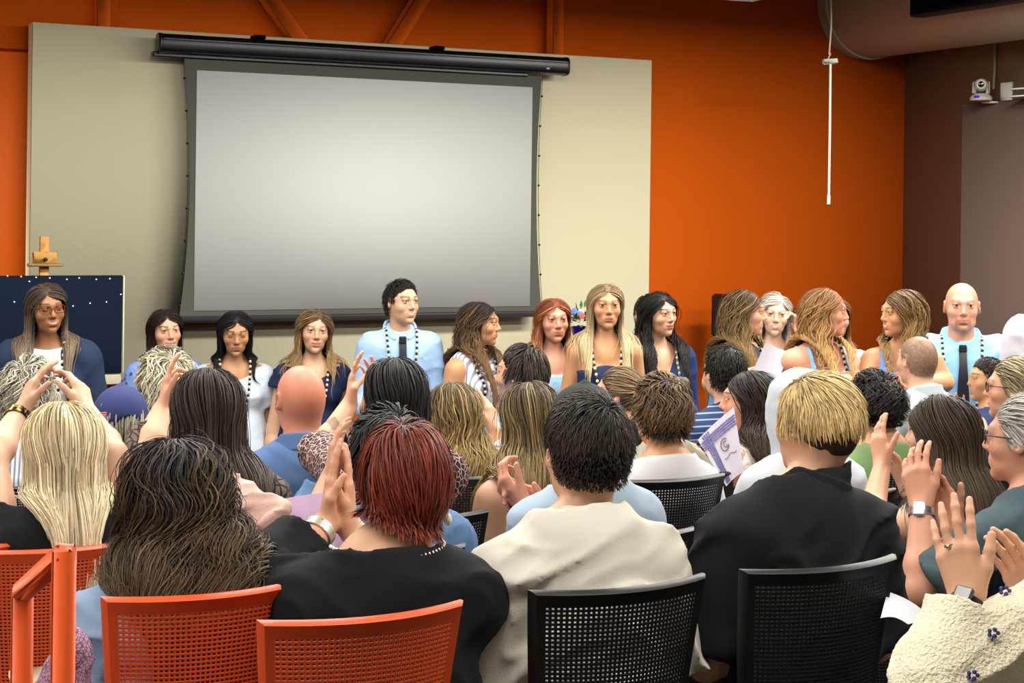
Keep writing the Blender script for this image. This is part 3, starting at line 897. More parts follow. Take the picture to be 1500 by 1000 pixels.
def necktie(k, col='#10141c', L=.44):
    z = np.linspace(-.035, -L, 14); w = np.interp(z, [-L, -L + .05, -.09, -.035], [.004, .042, .019, .021])
    c = on_front(k, np.zeros(14), z, .006); mb = MB(); rr = k['r']
    for sgn in (0, 1):
        G = np.stack([c - rr * w[:, None] + k['f'] * .004 * sgn, c + k['f'] * (.004 + .004 * sgn), c + rr * w[:, None] + k['f'] * .004 * sgn], 1)
        mb.grid(G, flip=bool(sgn))
    mb.box(c[0] + k['f'] * .006 + k['u'] * .008, (.02, .011, .02), np.array([rr, k['f'], k['u']]), .006)
    return mb.out('necktie', mat('tie_silk' + col, col, .5), k['root'], True, k['base'])


def glasses(k, col='#2a1c18', metal=False):
    C, R, hs = k['C'], k['Rm'], k['hs']; q = lambda P: C + (np.asarray(P) * hs) @ R; mb = MB(); r = .0022 if not metal else .0014
    for sx in (-1, 1):
        a = np.linspace(0, 2 * math.pi, 25); X = .0335 * sx + .0255 * np.sign(np.cos(a)) * np.abs(np.cos(a)) ** .75; Zz = .008 + .019 * np.sign(np.sin(a)) * np.abs(np.sin(a)) ** .75
        mb.tube(q(np.stack([X, .101 - np.abs(X) ** 2 * 4, Zz], -1)), r, 6, caps=False)
        mb.tube(q([[.059 * sx, .088, .014], [.076 * sx, .05, .014], [.081 * sx, -.0, .012], [.078 * sx, -.03, -.008]]), r, 6)
    mb.tube(q([[-.009, .101, .012], [0, .104, .015], [.009, .101, .012]]), r, 6)
    return mb.out('glasses', mat('spectacle_frame' + col, col, .35, 1. if metal else 0.), k['root'], True, k['base'])


def wristband(k, sd, name, m, t=.93, wdt=.012, face=None, r=None):
    S, E, W = k['arm' + sd][:3]; ax = nz(W - E); c = E + (W - E) * t; R = r or (.041 - .014 * (t - .28) / .72) * k['ab'] ** .6 + .003; mb = MB()
    mb.lathe(c, [(R, -wdt), (R + .003, -wdt * .9), (R + .003, wdt * .9), (R, wdt), (R - .002, 0), (R, -wdt)], 24, ax)
    o = mb.out(name, m, k['root'], True, k['base'])
    if face is not None:
        n = RIGHT * face[0] + UPV * face[1] - FWD * face[2]; n = nz(n - np.dot(n, ax) * ax); fb = MB(); fb.box(c + n * (R + .006), (.017, .02, .006), np.array([np.cross(n, ax), ax, n]), .004)
        d = fb.out('watch_face', mat('watch_glass', '#3a3d42', .2, 0., .6) if name == 'smartwatch' else mat('watch_dial', '#d4d6dc', .25, .6), None, True, k['base']); d.parent = o
    return o


def plain_top(col, **kw):
    key = 'cloth' + col + kw.pop('key', '')
    m = kw.pop('m', None) or mat(key, col, .85, 0, .2, bump=(420, .25, .003), sheen=.0)
    return dict(kind='top', m=m, **kw)


def pants(col='#20242c', **kw): return dict(kind='pants', m=mat('trouser' + col, col, .85, 0, .2, bump=(300, .2, .003)), o=.012, **kw)
# ---------------------------------------------------------------- the room
YW = 10.0
XC = atY(1323, 300, YW)[0]
ZT = 5.0
M_OR = mat('orange_wall_paint', '#ee680c', .55, 0, .3, bump=(60, .05, .004))
M_ORS = mat('orange_steel_paint', '#ee680c', .45, 0, .35)
M_BR = mat('taupe_wall_paint', '#8f8064', .7, 0, .25, bump=(60, .05, .004))
M_PANEL = mat('cream_panel', '#ddd7b6', .6, 0, .3, bump=(40, .03, .004))
M_CEIL = mat('dark_ceiling', '#2b2b2e', .9)
M_FLOOR = mat('carpet', '#2f2d31', .95, 0, .1, bump=(300, .6, .01), pat=('blotch', 40, '#3b383c', .5))
M_BLK = mat('black_plastic', '#121214', .42, 0, .4)
XL = -7.0


def struct(mb, name, m, smooth=False): return tag(mb.out(name, m, None, smooth), kind='structure')


mb = MB(); mb.box(((XL + XC) / 2, YW + .1, 2), ((XC - XL) / 2 + .2, .1, 3.05)); struct(mb, 'wall_front', M_OR)
mb = MB(); mb.box((XC + .1, 4.5, 2), (.1, 5.7, 3.05)); struct(mb, 'wall_right', M_BR)
M_LT = mat('light_wall_paint', '#e2dccb', .7, 0, .25)
mb = MB(); mb.box((XL - .1, 4.5, 2), (.1, 5.7, 3.05)); struct(mb, 'wall_left', M_LT)
mb = MB(); mb.box(((XL + XC) / 2, -1.1, 2), ((XC - XL) / 2 + .2, .1, 3.05)); struct(mb, 'wall_back', M_LT)
mb = MB(); mb.box(((XL + XC) / 2, 4.5, ZT + .05), ((XC - XL) / 2 + .2, 5.7, .05)); struct(mb, 'ceiling', M_CEIL)
# stepped floor
FL = dict(A=.55, B=.44, C=.40, D=.34, E=.25)
st_ = [(-1, .55), (3.42, .55), (3.42, .44), (4.42, .44), (4.42, .40), (5.22, .40), (5.22, .34), (6.0, .34), (6.0, .25), (6.95, .25), (6.95, 0), (YW, 0)]
st2 = [q_ for q_ in st_ if q_[0] < 5.9] + [(6.05, .34), (6.05, 0), (YW, 0)]
mb = MB(); mb.grid(np.array([[[x, y, z] for y, z in st_] for x in (XL, 4.3)])); mb.grid(np.array([[[x, y, z] for y, z in st2] for x in (4.3, XC)]))
mb.add([[4.3, 5.22, 0], [4.3, 6.95, 0], [4.3, 6.95, .25], [4.3, 5.22, .34]], [[0, 1, 2, 3]]); struct(mb, 'floor', M_FLOOR)
# upper bulkhead of the left bay (darker step line at far left) and the steel bracing
zb = atY(20, 73, YW)[2]
mb = MB(); mb.box((atY(-60, 70, YW)[0] - 1.2, YW - .04, (zb + ZT) / 2), (2.1, .04, (ZT - zb) / 2)); struct(mb, 'trim_1', M_OR)
tn = [2]


def beam(p, q, w, y0=9.87, d=.05):
    a = atY(p[0], p[1], y0); b = atY(q[0], q[1], y0); ax = nz(b - a); mb = MB()
    yv = np.array([0, 1., 0]); sx = np.cross(ax, yv); c = (a + b) / 2 + np.array([0, d, 0])
    mb.box(c, (w / 2, d, np.linalg.norm(b - a) / 2), np.array([sx, yv, ax]), .006)
    struct(mb, 'trim_%d' % tn[0], M_ORS); tn[0] += 1


beam((153, -60), (151, 95), .085)
beam((819, -60), (817, 150), .085)
beam((350, -70), (478, 110), .095)
beam((662, -70), (538, 130), .095)
# cream backing panel
YP = 9.74
PX0, PX1 = atY(45, 200, YP)[0], atY(953, 260, YP)[0]
PZ1 = (atY(45, 32, YP)[2] + atY(955, 88, YP)[2]) / 2; PZ0 = atY(400, 550, YP)[2]
mb = MB(); mb.box(((PX0 + PX1) / 2, YP + .06, (PZ0 + PZ1) / 2), ((PX1 - PX0) / 2, .06, (PZ1 - PZ0) / 2), None, .004); struct(mb, 'trim_%d' % tn[0], M_PANEL)
# ------------------------------------------------ projection screen
YS = 9.62
pc = lambda x, y, Y=YS: atY(x, y, Y)
scr = empty('projection_screen', pc(530, 465), 'white projection screen hanging from a black case on the cream panel', 'projection screen')
sb = np.array(scr.location)
M_WHITE = mat('screen_white', '#d6d8d6', 1., 0, .0); M_GREY = mat('screen_border', '#55564f', .8, 0, .2); M_CASE = mat('black_case', '#0b0d14', .3, 0, .5)
def edge_curve(pts, n=25):
    ys = np.array([p[1] for p in pts], float); xs = np.array([p[0] for p in pts], float)
    c = np.polyfit(ys, xs, 2); yy = np.linspace(ys[0], ys[-1], n); return np.stack([np.polyval(c, yy), yy], -1)
lft = edge_curve([(269, 83), (276.5, 160), (278.5, 245), (274, 350), (263, 464)]); rgt = edge_curve([(794, 112), (789, 180), (786, 270), (787.5, 370), (794, 460)])
G = np.array([[pc(*a) * (1 - t) + pc(*b) * t for t in np.linspace(0, 1, 13)] for a, b in zip(lft, rgt)])
mb = MB(); mb.grid(G); mb.grid(G + [0, .004, 0], flip=True); mb.out('border_fabric', M_GREY, scr, False, sb)
WQ = [pc(287, 102, YS - .003), pc(778, 128.5, YS - .003), pc(778, 448, YS - .003), pc(285.5, 455, YS - .003)]
xs0 = (WQ[0][0] + WQ[3][0]) / 2; xs1 = (WQ[1][0] + WQ[2][0]) / 2; z1 = (WQ[0][2] + WQ[1][2]) / 2; z0 = (WQ[2][2] + WQ[3][2]) / 2
mb = MB(); mb.box(((xs0 + xs1) / 2, YS - .003, (z0 + z1) / 2), ((xs1 - xs0) / 2, .0012, (z1 - z0) / 2)); mb.out('viewing_surface', M_WHITE, scr, False, sb)
a, b = pc(263, 466), pc(794, 461); zz = (a[2] + b[2]) / 2
mb = MB(); mb.box(((a[0] + b[0]) / 2, YS, zz), ((b[0] - a[0]) / 2, .018, .02), None, .008); mb.out('bottom_bar', mat('dark_grey_bar', '#2e2f31', .4), scr, False, sb)
for side, L in (('l', lft), ('r', rgt)):
    dx = -.012 if side == 'l' else .012; P = np.array([pc(*q) for q in L]); c0, c1 = P[0], P[-1]
    P[:, 0] += dx * np.abs(np.sin(np.linspace(0, math.pi, len(P)) * 1)) * .6
    mb = MB(); mb.tube(P + [dx * .5, 0, 0], .0018, 5)
    for j in range(2, len(P) - 1, 3): mb.box(P[j] + [dx * .7, 0, 0], (.007, .003, .006), None, .001)
    mb.out('tension_cord', M_CASE, scr, False, sb)
YH = 9.60
a = atY(232, 63, YH); b = atY(828, 98, YH); zc = (a[2] + b[2]) / 2; ln = (b[0] - a[0]) / 2; cx = (a[0] + b[0]) / 2
mb = MB(); pr = []
an = np.linspace(0, 2 * math.pi, 28, endpoint=False)
prof = np.stack([YH + .062 * np.sign(np.cos(an)) * np.abs(np.cos(an)) ** .6, zc + .058 * np.sign(np.sin(an)) * np.abs(np.sin(an)) ** .6], -1)
G = np.array([[[x, p[0], p[1]] for p in np.vstack([prof, prof[:1]])] for x in (cx - ln + .012, cx + ln - .012)])
mb.grid(G); mb.box((cx, YH - .055, zc + .024), (ln - .015, .012, .006), None, .003); mb.box((cx - .15, YH + .03, zc - .062), (ln - .12, .03, .016), None, .006)
mb.out('case', M_CASE, scr, True, sb)
for sx in (-1, 1):
    e = MB(); P = np.stack([np.full(28, cx + sx * (ln - .012)), (prof[:, 0] - YH) * 1.05 + YH, (prof[:, 1] - zc) * 1.05 + zc], -1); e.slab(P, (sx * .014, 0, 0)); e.out('end_cap', M_CASE, scr, False, sb)
for t in (-.55, .32):
    e = MB(); e.box((cx + t * ln, YH + .01, zc + .07), (.035, .05, .012), None, .004); e.out('mounting_bracket', M_CASE, scr, False, sb)
e = MB(); p = atY(804, 100, YH - .075); e.box((p[0], YH - .0635, p[2]), (.012, .0015, .006)); e.out('maker_plate', mat('silver_print', '#b8bcc4', .4), scr, False, sb)
# ------------------------------------------------ ducts, cable, camera
RD = .40
mb = MB(); M_DUCT = mat('duct_metal', '#a39a80', .5, .15, .4, bump=(3, .05, .02))
cdx, cdz = XC - RD - .03, atY(1325, 95, YW)[2] + RD + .02
pts = []
yy = np.linspace(-.99, YW - .005, 90)
mb.tube(np.array([[cdx, y, cdz] for y in yy]), RD, 48, caps=False, up=(1, 0, 0))
for y in (7.2, 4.8, 2.4, 9.9): mb.lathe((cdx, y, cdz), [(RD, -.03), (RD + .012, -.02), (RD + .012, .02), (RD, .03)], 48, (0, 1, 0))
tag(mb.out('air_duct', M_DUCT, None, True), 'large round metal air duct running along the top of the taupe wall', 'duct')
mb = MB(); ty_ = atX(1440, 11, cdx - RD - .09)[2]; tx_ = cdx - RD - .09; ye = atX(1342, 20, tx_)[1]; mb.box((tx_, ye / 2 - .4, ty_ + .16), (.06, ye / 2 + .4, .16), None, .01); tag(mb.out('hanging_tray', mat('dark_tray', '#1d1d20', .6), None), 'dark tray running along the upper side of the round air duct', 'tray')
# hanging cable with clip and tube
pm = atY(1216, 90, 8.9); Zm = zY(1216, 90, 8.9)
hang = empty('hanging_microphone', (pm[0], pm[1], pm[2]), 'thin white cable with a small clip hanging in front of the orange wall', 'microphone')
hb_ = np.array(hang.location)
mb = MB(); P = [at(1219 - (y + 80) * .022 + 1.2 * math.sin(y * .05), y, Zm) for y in range(-160, 88, 8)]; mb.tube(P, .006, 8); mb.tube([at(1217, 78, Zm), at(1213, 86, Zm), at(1216, 92, Zm)], .004, 6); mb.out('cable', mat('white_cable', '#cfc6b8', .5), hang, True, hb_)
mb = MB(); mb.box(pm, (.05, .02, .018), np.array([RIGHT * .99 + UPV * .1, FWD, UPV * .99 - RIGHT * .1]), .006); mb.out('clip', mat('pale_green_plastic', '#d5dccb', .5), hang, False, hb_)
mb = MB(); mb.tube([at(1216.5, 92, Zm), at(1215.5, 190, Zm), at(1214, 288, Zm)], .0085, 10); mb.tube([at(1214, 286, Zm), at(1213.6, 299, Zm)], .012, 10); mb.out('rod', mat('white_rod', '#ece6d8', .4), hang, True, hb_)
# ceiling projector (only its underside shows)
pj = at(1080, -22, 7.6); prj = empty('projector', pj, 'grey projector at the top edge, hung from the ceiling', 'projector'); pb = np.array(pj)
mb = MB(); Rp = np.array([cdir(110), -cdir(20) * 1.0, UPV]); mb.box(pj + UPV * .0, (.165, .14, .055), Rp, .02); mb.out('body', mat('projector_grey', '#8f949a', .5), prj, False, pb)
mb = MB(); mb.tube([pj + UPV * .05, [pj[0], pj[1], ZT]], .025, 12); mb.out('pole', mat('projector_pole', '#70747a', .4, .6), prj, True, pb)
mb = MB(); mb.lathe(pj - Rp[1] * -.0 + cdir(20) * .13, [(.035, 0), (.035, .02), (.028, .022)], 20, cdir(20)); mb.out('lens', M_BLK, prj, True, pb)
for q in (-.1, .1):
    mb = MB(); mb.lathe(pj - UPV * .05 + Rp[0] * q + cdir(20) * .09, [(.0, -.012), (.012, -.012), (.012, 0)], 12); mb.out('foot', mat('white_plastic', '#d9d9d6', .5), prj, True, pb)
# acoustic panel on the right wall
pA = atX(1409, 152, XC - .05); zA = pA[2]
mb = MB(); mb.box((XC - .027, (pA[1] + 1.5) / 2, (zA + .3) / 2), (.025, (pA[1] - 1.5) / 2, (zA - .3) / 2), None, .008)
tag(mb.out('acoustic_panel', mat('plum_fabric', '#64524a', .95, 0, .1, bump=(250, .4, .004)), None), 'tall brownish purple fabric panel fixed to the taupe wall', 'wall panel')
# pan tilt camera on a wall plate
M_CAMW = mat('camera_white', '#c9c6bd', .4)
pv = atX(1437, 140, XC - .16); cam_t = empty('security_camera', pv, 'white pan and tilt camera on the wall below the duct', 'camera'); vb_ = np.array(pv)
tc_ = -nz(np.array([pv[0], pv[1], 0]))  # towards the room
mb = MB(); mb.lathe(pv - UPV * .035, [(0, 0), (.075, 0), (.078, .02), (.06, .04), (.04, .05), (0, .05)], 28); mb.out('base', M_CAMW, cam_t, True, vb_)
for sx in (-1, 1): mb = MB(); mb.box(pv + UPV * .055 + RIGHT * sx * .048, (.008, .03, .045), np.array([RIGHT, FWD, UPV]), .006); mb.out('yoke_arm', M_CAMW, cam_t, False, vb_)
mb = MB(); mb.ball(pv + UPV * .075, .046, 20, 14); mb.lathe(pv + UPV * .075 + tc_ * .03, [(.036, 0), (.036, .025), (.03, .03), (.022, .03)], 24, tc_); mb.out('camera_head', M_CAMW, cam_t, True, vb_)
mb = MB(); mb.lathe(pv + UPV * .075 + tc_ * .052, [(.022, 0), (.018, .006), (0, .008)], 20, tc_); mb.out('lens', mat('lens_black', '#08080a', .1), cam_t, True, vb_)
mb = MB(); mb.box(pv - UPV * .012 + tc_ * .066 - RIGHT * .03, (.018, .012, .008), np.array([RIGHT, FWD, UPV]), .003); mb.out('indicator', mat('violet_led', '#3a1fb0', .3, emit=('#4a2fe0', .6)), cam_t, False, vb_)
mb = MB(); mb.box((XC - .055, pv[1], pv[2] - .045), (.055, .05, .006)); mb.box((XC - .006, pv[1] - .09, pv[2] + .03), (.006, .06, .065), None, .003); mb.out('wall_bracket', M_CAMW, cam_t, False, vb_)
mb = MB(); mb.tube([[XC - .03, pv[1] + .02, pv[2] + .05], [XC - .02, pv[1] + .02, pv[2] + .2], [XC - .02, pv[1] + .015, pv[2] + .55]], .010, 8); mb.out('conduit', mat('conduit_grey', '#77705f', .5), cam_t, True, vb_)
pw = atX(1499, 137, XC - .14); sh = empty('wall_shelf', pw, 'white wall bracket shelf cut off by the right edge', 'shelf'); hb2 = np.array(pw)
for dz in (.03, -.02):
    mb = MB(); mb.box((XC - .1, pw[1] - .05, pw[2] + dz), (.1, .12, .007), None, .003); mb.out('shelf_board', mat('white_shelf', '#e2dfd6', .5), sh, False, hb2)
mb = MB(); mb.box((XC - .06, pw[1] - .02, pw[2] - .05), (.05, .01, .03), None, .004); mb.out('bracket', M_BLK, sh, False, hb2)
# ------------------------------------------------ easel with the navy board
YB = 9.35
pe = atY(66, 390, YB); es = empty('easel', (pe[0], pe[1], 0), 'light wooden easel standing behind the navy board', 'easel'); eb = np.array([pe[0], pe[1], 0])
M_WOOD = mat('pine_wood', '#c8964e', .5, 0, .35, bump=(30, .1, .004), pat=('blotch', 18, '#b07f3c', .5))
zt = atY(66, 346, YB)[2]
mb = MB(); mb.box((pe[0], pe[1] + .03, zt / 2), (.026, .012, zt / 2), None, .003); mb.out('mast', M_WOOD, es, False, eb)
zc_ = atY(66, 381, YB)[2]
mb = MB(); mb.box((pe[0], pe[1] + .01, zc_ + .012), (.068, .016, .035), None, .006); mb.out('clamp', M_WOOD, es, False, eb)
mb = MB(); mb.box((pe[0], pe[1], zc_ - .027), (.095, .03, .008), None, .003); mb.out('top_holder', mat('worn_wood', '#9b7a4a', .6), es, False, eb)
mb = MB(); mb.lathe((pe[0], pe[1] - .008, zc_ + .005), [(0, -.02), (.01, -.018), (.011, 0), (.006, .01)], 12, (0, 1, 0)); mb.out('knob', mat('dark_knob', '#2a2018', .4), es, True, eb)
for sx, dy in ((-1, -.02), (1, -.02), (0, .38)):
    mb = MB(); a = np.array([pe[0] + sx * .05, pe[1] + .04, 1.55]); b = np.array([pe[0] + sx * .32, pe[1] + .04 + dy, .005]); ax = nz(b - a)
    mb.box((a + b) / 2, (.018, .012, np.linalg.norm(b - a) / 2), np.array([nz(np.cross(ax, [0, 1, 0.01])), nz(np.cross(ax, np.cross(ax, [0, 1, .01]))), ax]), .003); mb.out('leg', M_WOOD, es, False, eb)
q0 = atY(-75, 398, YB - .03); q1 = atY(179, 403, YB - .03); zt = (q1[2]); zb_ = atY(120, 548, YB - .03)[2]
bd = empty('display_board', ((q0[0] + q1[0]) / 2, YB - .03, zb_), 'navy blue board dotted with small white lights at the left edge', 'board'); bb = np.array(bd.location)
mb = MB(); mb.box(((q0[0] + q1[0]) / 2, YB - .03, (zt + zb_) / 2), ((q1[0] - q0[0]) / 2, .02, (zt - zb_) / 2), None, .006); mb.out('panel', mat('navy_fabric', '#06152c', .85, 0, .2, bump=(120, .2, .003)), bd, False, bb)
mb = MB(); mb.box(((q0[0] + q1[0]) / 2, YB - .02, zb_ - .035), ((q1[0] - q0[0]) / 2, .025, .03), None, .006); mb.box((q1[0] + .006, YB - .028, (zt + zb_) / 2), (.006, .02, (zt - zb_) / 2), None, .003); mb.out('frame', mat('cream_trim', '#d8d0b4', .5), bd, False, bb)
for (x, y) in [(11, 404), (31, 405), (53, 406), (73, 407), (98, 409), (116, 407), (141, 409), (161, 408), (43, 412), (21, 442), (107, 448), (132, 444), (156, 442), (177, 431)]:
    p = atY(x, y, YB - .052); mb = MB(); mb.ball(p, .0042, 8, 6); mb.out('light_pin', mat('light_pin', '#e8e8ec', .3, emit=('#dfe6ff', .7)), bd, True, bb)
# ------------------------------------------------ flowers, bag, stand, loudspeaker behind the row
pf = atY(850, 478, 9.2); Zf = zY(850, 478, 9.2)
tb = empty('small_table', (pf[0], pf[1], 0), 'small dark table holding the blue vase, mostly hidden', 'table'); tbb = np.array([pf[0], pf[1], 0]); ztab = at(850, 556, Zf)[2]
mb = MB(); mb.box((pf[0], pf[1], ztab - .015), (.28, .22, .015), None, .005); mb.out('tabletop', mat('dark_wood', '#3a2618', .5), tb, False, tbb)
for sx in (-1, 1):
    for sy in (-1, 1):
        mb = MB(); mb.box((pf[0] + sx * .25, pf[1] + sy * .19, (ztab - .03) / 2), (.018, .018, (ztab - .03) / 2)); mb.out('leg', mat('dark_wood', '#3a2618', .5), tb, False, tbb)
vz = empty('flower_vase', (pf[0], pf[1], ztab), 'cobalt blue vase of mixed flowers behind the ginger haired woman', 'vase'); vzb = np.array([pf[0], pf[1], ztab])
hgt = pf[2] - ztab
mb = MB(); mb.lathe((pf[0], pf[1], ztab), [(0, 0.002), (.05, .002), (.06, .03), (.062, hgt * .5), (.045, hgt * .8), (.06, hgt), (.055, hgt - .005), (.04, hgt * .8), (0, hgt * .5)], 24); mb.out('vase_body', mat('cobalt_glass', '#12106a', .15, 0, .6), vz, True, vzb)
r0 = np.random.default_rng(3); mb = MB()
for i in range(70):
    d = nz(r0.normal(0, 1, 3) * [1, 1, .6] + [0, 0, .6]); p = pf + UPV * .02 + d * r0.uniform(.05, .13); n2 = nz(np.cross(d, [.3, .2, 1])); sd_ = np.cross(d, n2); l_ = .03
    V = [p - d * l_, p + n2 * .011, p + d * l_, p - n2 * .011, p + sd_ * .004]; mb.add(V, [], [[0, 1, 4], [1, 2, 4], [2, 3, 4], [3, 0, 4]])
o = mb.out('foliage', mat('leaf_green', '#3f7a2c', .6), vz, True, vzb)
for nm, cols, cnt in (('pink_flower', '#e06a62', 7), ('blue_flower', '#6f8fd8', 7), ('white_flower', '#e6e2d4', 9)):
    for j in range(cnt):
        d = nz(r0.normal(0, 1, 3) * [1, 1, .7] + [(-.2 if nm[0] == 'w' else .35) * ct, -.5, .5]); p = pf + UPV * .03 + d * r0.uniform(.10, .135); mb = MB()
        n2 = nz(np.cross(d, [.3, .2, 1])); sd_ = np.cross(d, n2)
        for q in range(6):
            an_ = q * math.pi / 3; v = n2 * math.cos(an_) + sd_ * math.sin(an_); mb.ball(p + v * .013, .011, 6, 4, sc=(1, 1, .8))
        mb.ball(p + d * .006, .007, 6, 4); mb.out(nm, mat('petal' + nm, cols, .6), vz, True, vzb)
pg = at(853, 530, Zf - .12); gb = empty('gift_bag', (pg[0], pg[1], ztab), 'white and yellow bag beside the vase, seen past bare arms', 'bag'); gbb = np.array([pg[0], pg[1], ztab])
mb = MB(); Rg = np.array([RIGHT, FWD, UPV]); mb.box((pg[0], pg[1], ztab + .115), (.035, .03, .115), Rg, .004); mb.out('bag_body', mat('white_paper_bag', '#f0eee6', .6), gb, False, gbb)
mb = MB(); mb.box(np.array([pg[0], pg[1], ztab + .10]) + RIGHT * .03 - FWD * .004, (.03, .03, .10), Rg, .004); mb.out('yellow_side', mat('yellow_paper', '#f0c030', .6), gb, False, gbb)
p = atY(1066, 452, 9.6); ls = empty('loudspeaker', (p[0], p[1], 0), 'black loudspeaker on a pole against the orange wall', 'loudspeaker'); lb = np.array([p[0], p[1], 0])
mb = MB(); mb.box(p + [.02, 0, -.05], (.10, .10, .15), None, .02); mb.out('cabinet', M_BLK, ls, False, lb)
mb = MB(); mb.tube([[p[0] + .02, p[1], .02], [p[0] + .02, p[1], p[2] - .19]], .018, 12); mb.lathe((p[0] + .02, p[1], 0), [(0, .03), (.02, .03), (.16, .012), (.17, 0), (0, 0)], 24); mb.out('pole_stand', M_BLK, ls, True, lb)
p = atY(1169, 455, 9.5); Zq = zY(1169, 455, 9.5); hk = empty('wrought_iron_stand', (p[0], p[1], 0), 'black iron stand with a curled top beside the grey haired woman', 'stand'); hkb = np.array([p[0], p[1], 0])
mb = MB(); mb.tube([[p[0], p[1], .01], [p[0], p[1], p[2]]], .013, 10); mb.lathe((p[0], p[1], 0), [(0, .02), (.12, .012), (.13, 0), (0, 0)], 20); mb.out('pole', M_BLK, hk, True, hkb)
for sx in (-1, 1):
    t = np.linspace(0, 5.0, 22); P = np.array([p + RIGHT * sx * (.022 - .022 * math.cos(a) * (1 - a * .1)) + UPV * (.0 + .022 * math.sin(a) * (1 - a * .1)) for a in t]); mb = MB(); mb.tube(P, .005, 8); mb.out('scroll', M_BLK, hk, True, hkb)
# ------------------------------------------------ orange handrail
M_RAIL = mat('orange_powder_coat', '#d9541c', .4, 0, .45)
Zh = 2.55; hrA = at(94, 812, Zh); hrB = at(33, 866, Zh + .30)
hr_ = empty('handrail', (hrA[0], hrA[1], .55), 'orange square tube handrail post at the bottom left corner', 'handrail'); hrb = np.array(hr_.location)
wd = .016
hd = nz(hrB - hrA); Rr = np.array([RIGHT, hd, nz(np.cross(RIGHT, hd))]); Rr[0] = nz(np.cross(hd, Rr[2]))
mb = MB(); mb.box((hrA + hrB) / 2 - UPV * .0, (wd, np.linalg.norm(hrB - hrA) / 2 + .012, wd), Rr, .005); mb.out('top_rail', M_RAIL, hr_, False, hrb)
R2 = np.array([RIGHT, FWD, UPV])
for P in (hrA, hrB):
    mb = MB(); zt = P[2] + (.012 if P is hrA else -.004); mb.box((P[0], P[1], (zt + .55) / 2), (wd, wd * 1.1, (zt - .55) / 2), R2, .005); mb.out('post', M_RAIL, hr_, False, hrb)
# ------------------------------------------------ chairs
CH_MESH = {}


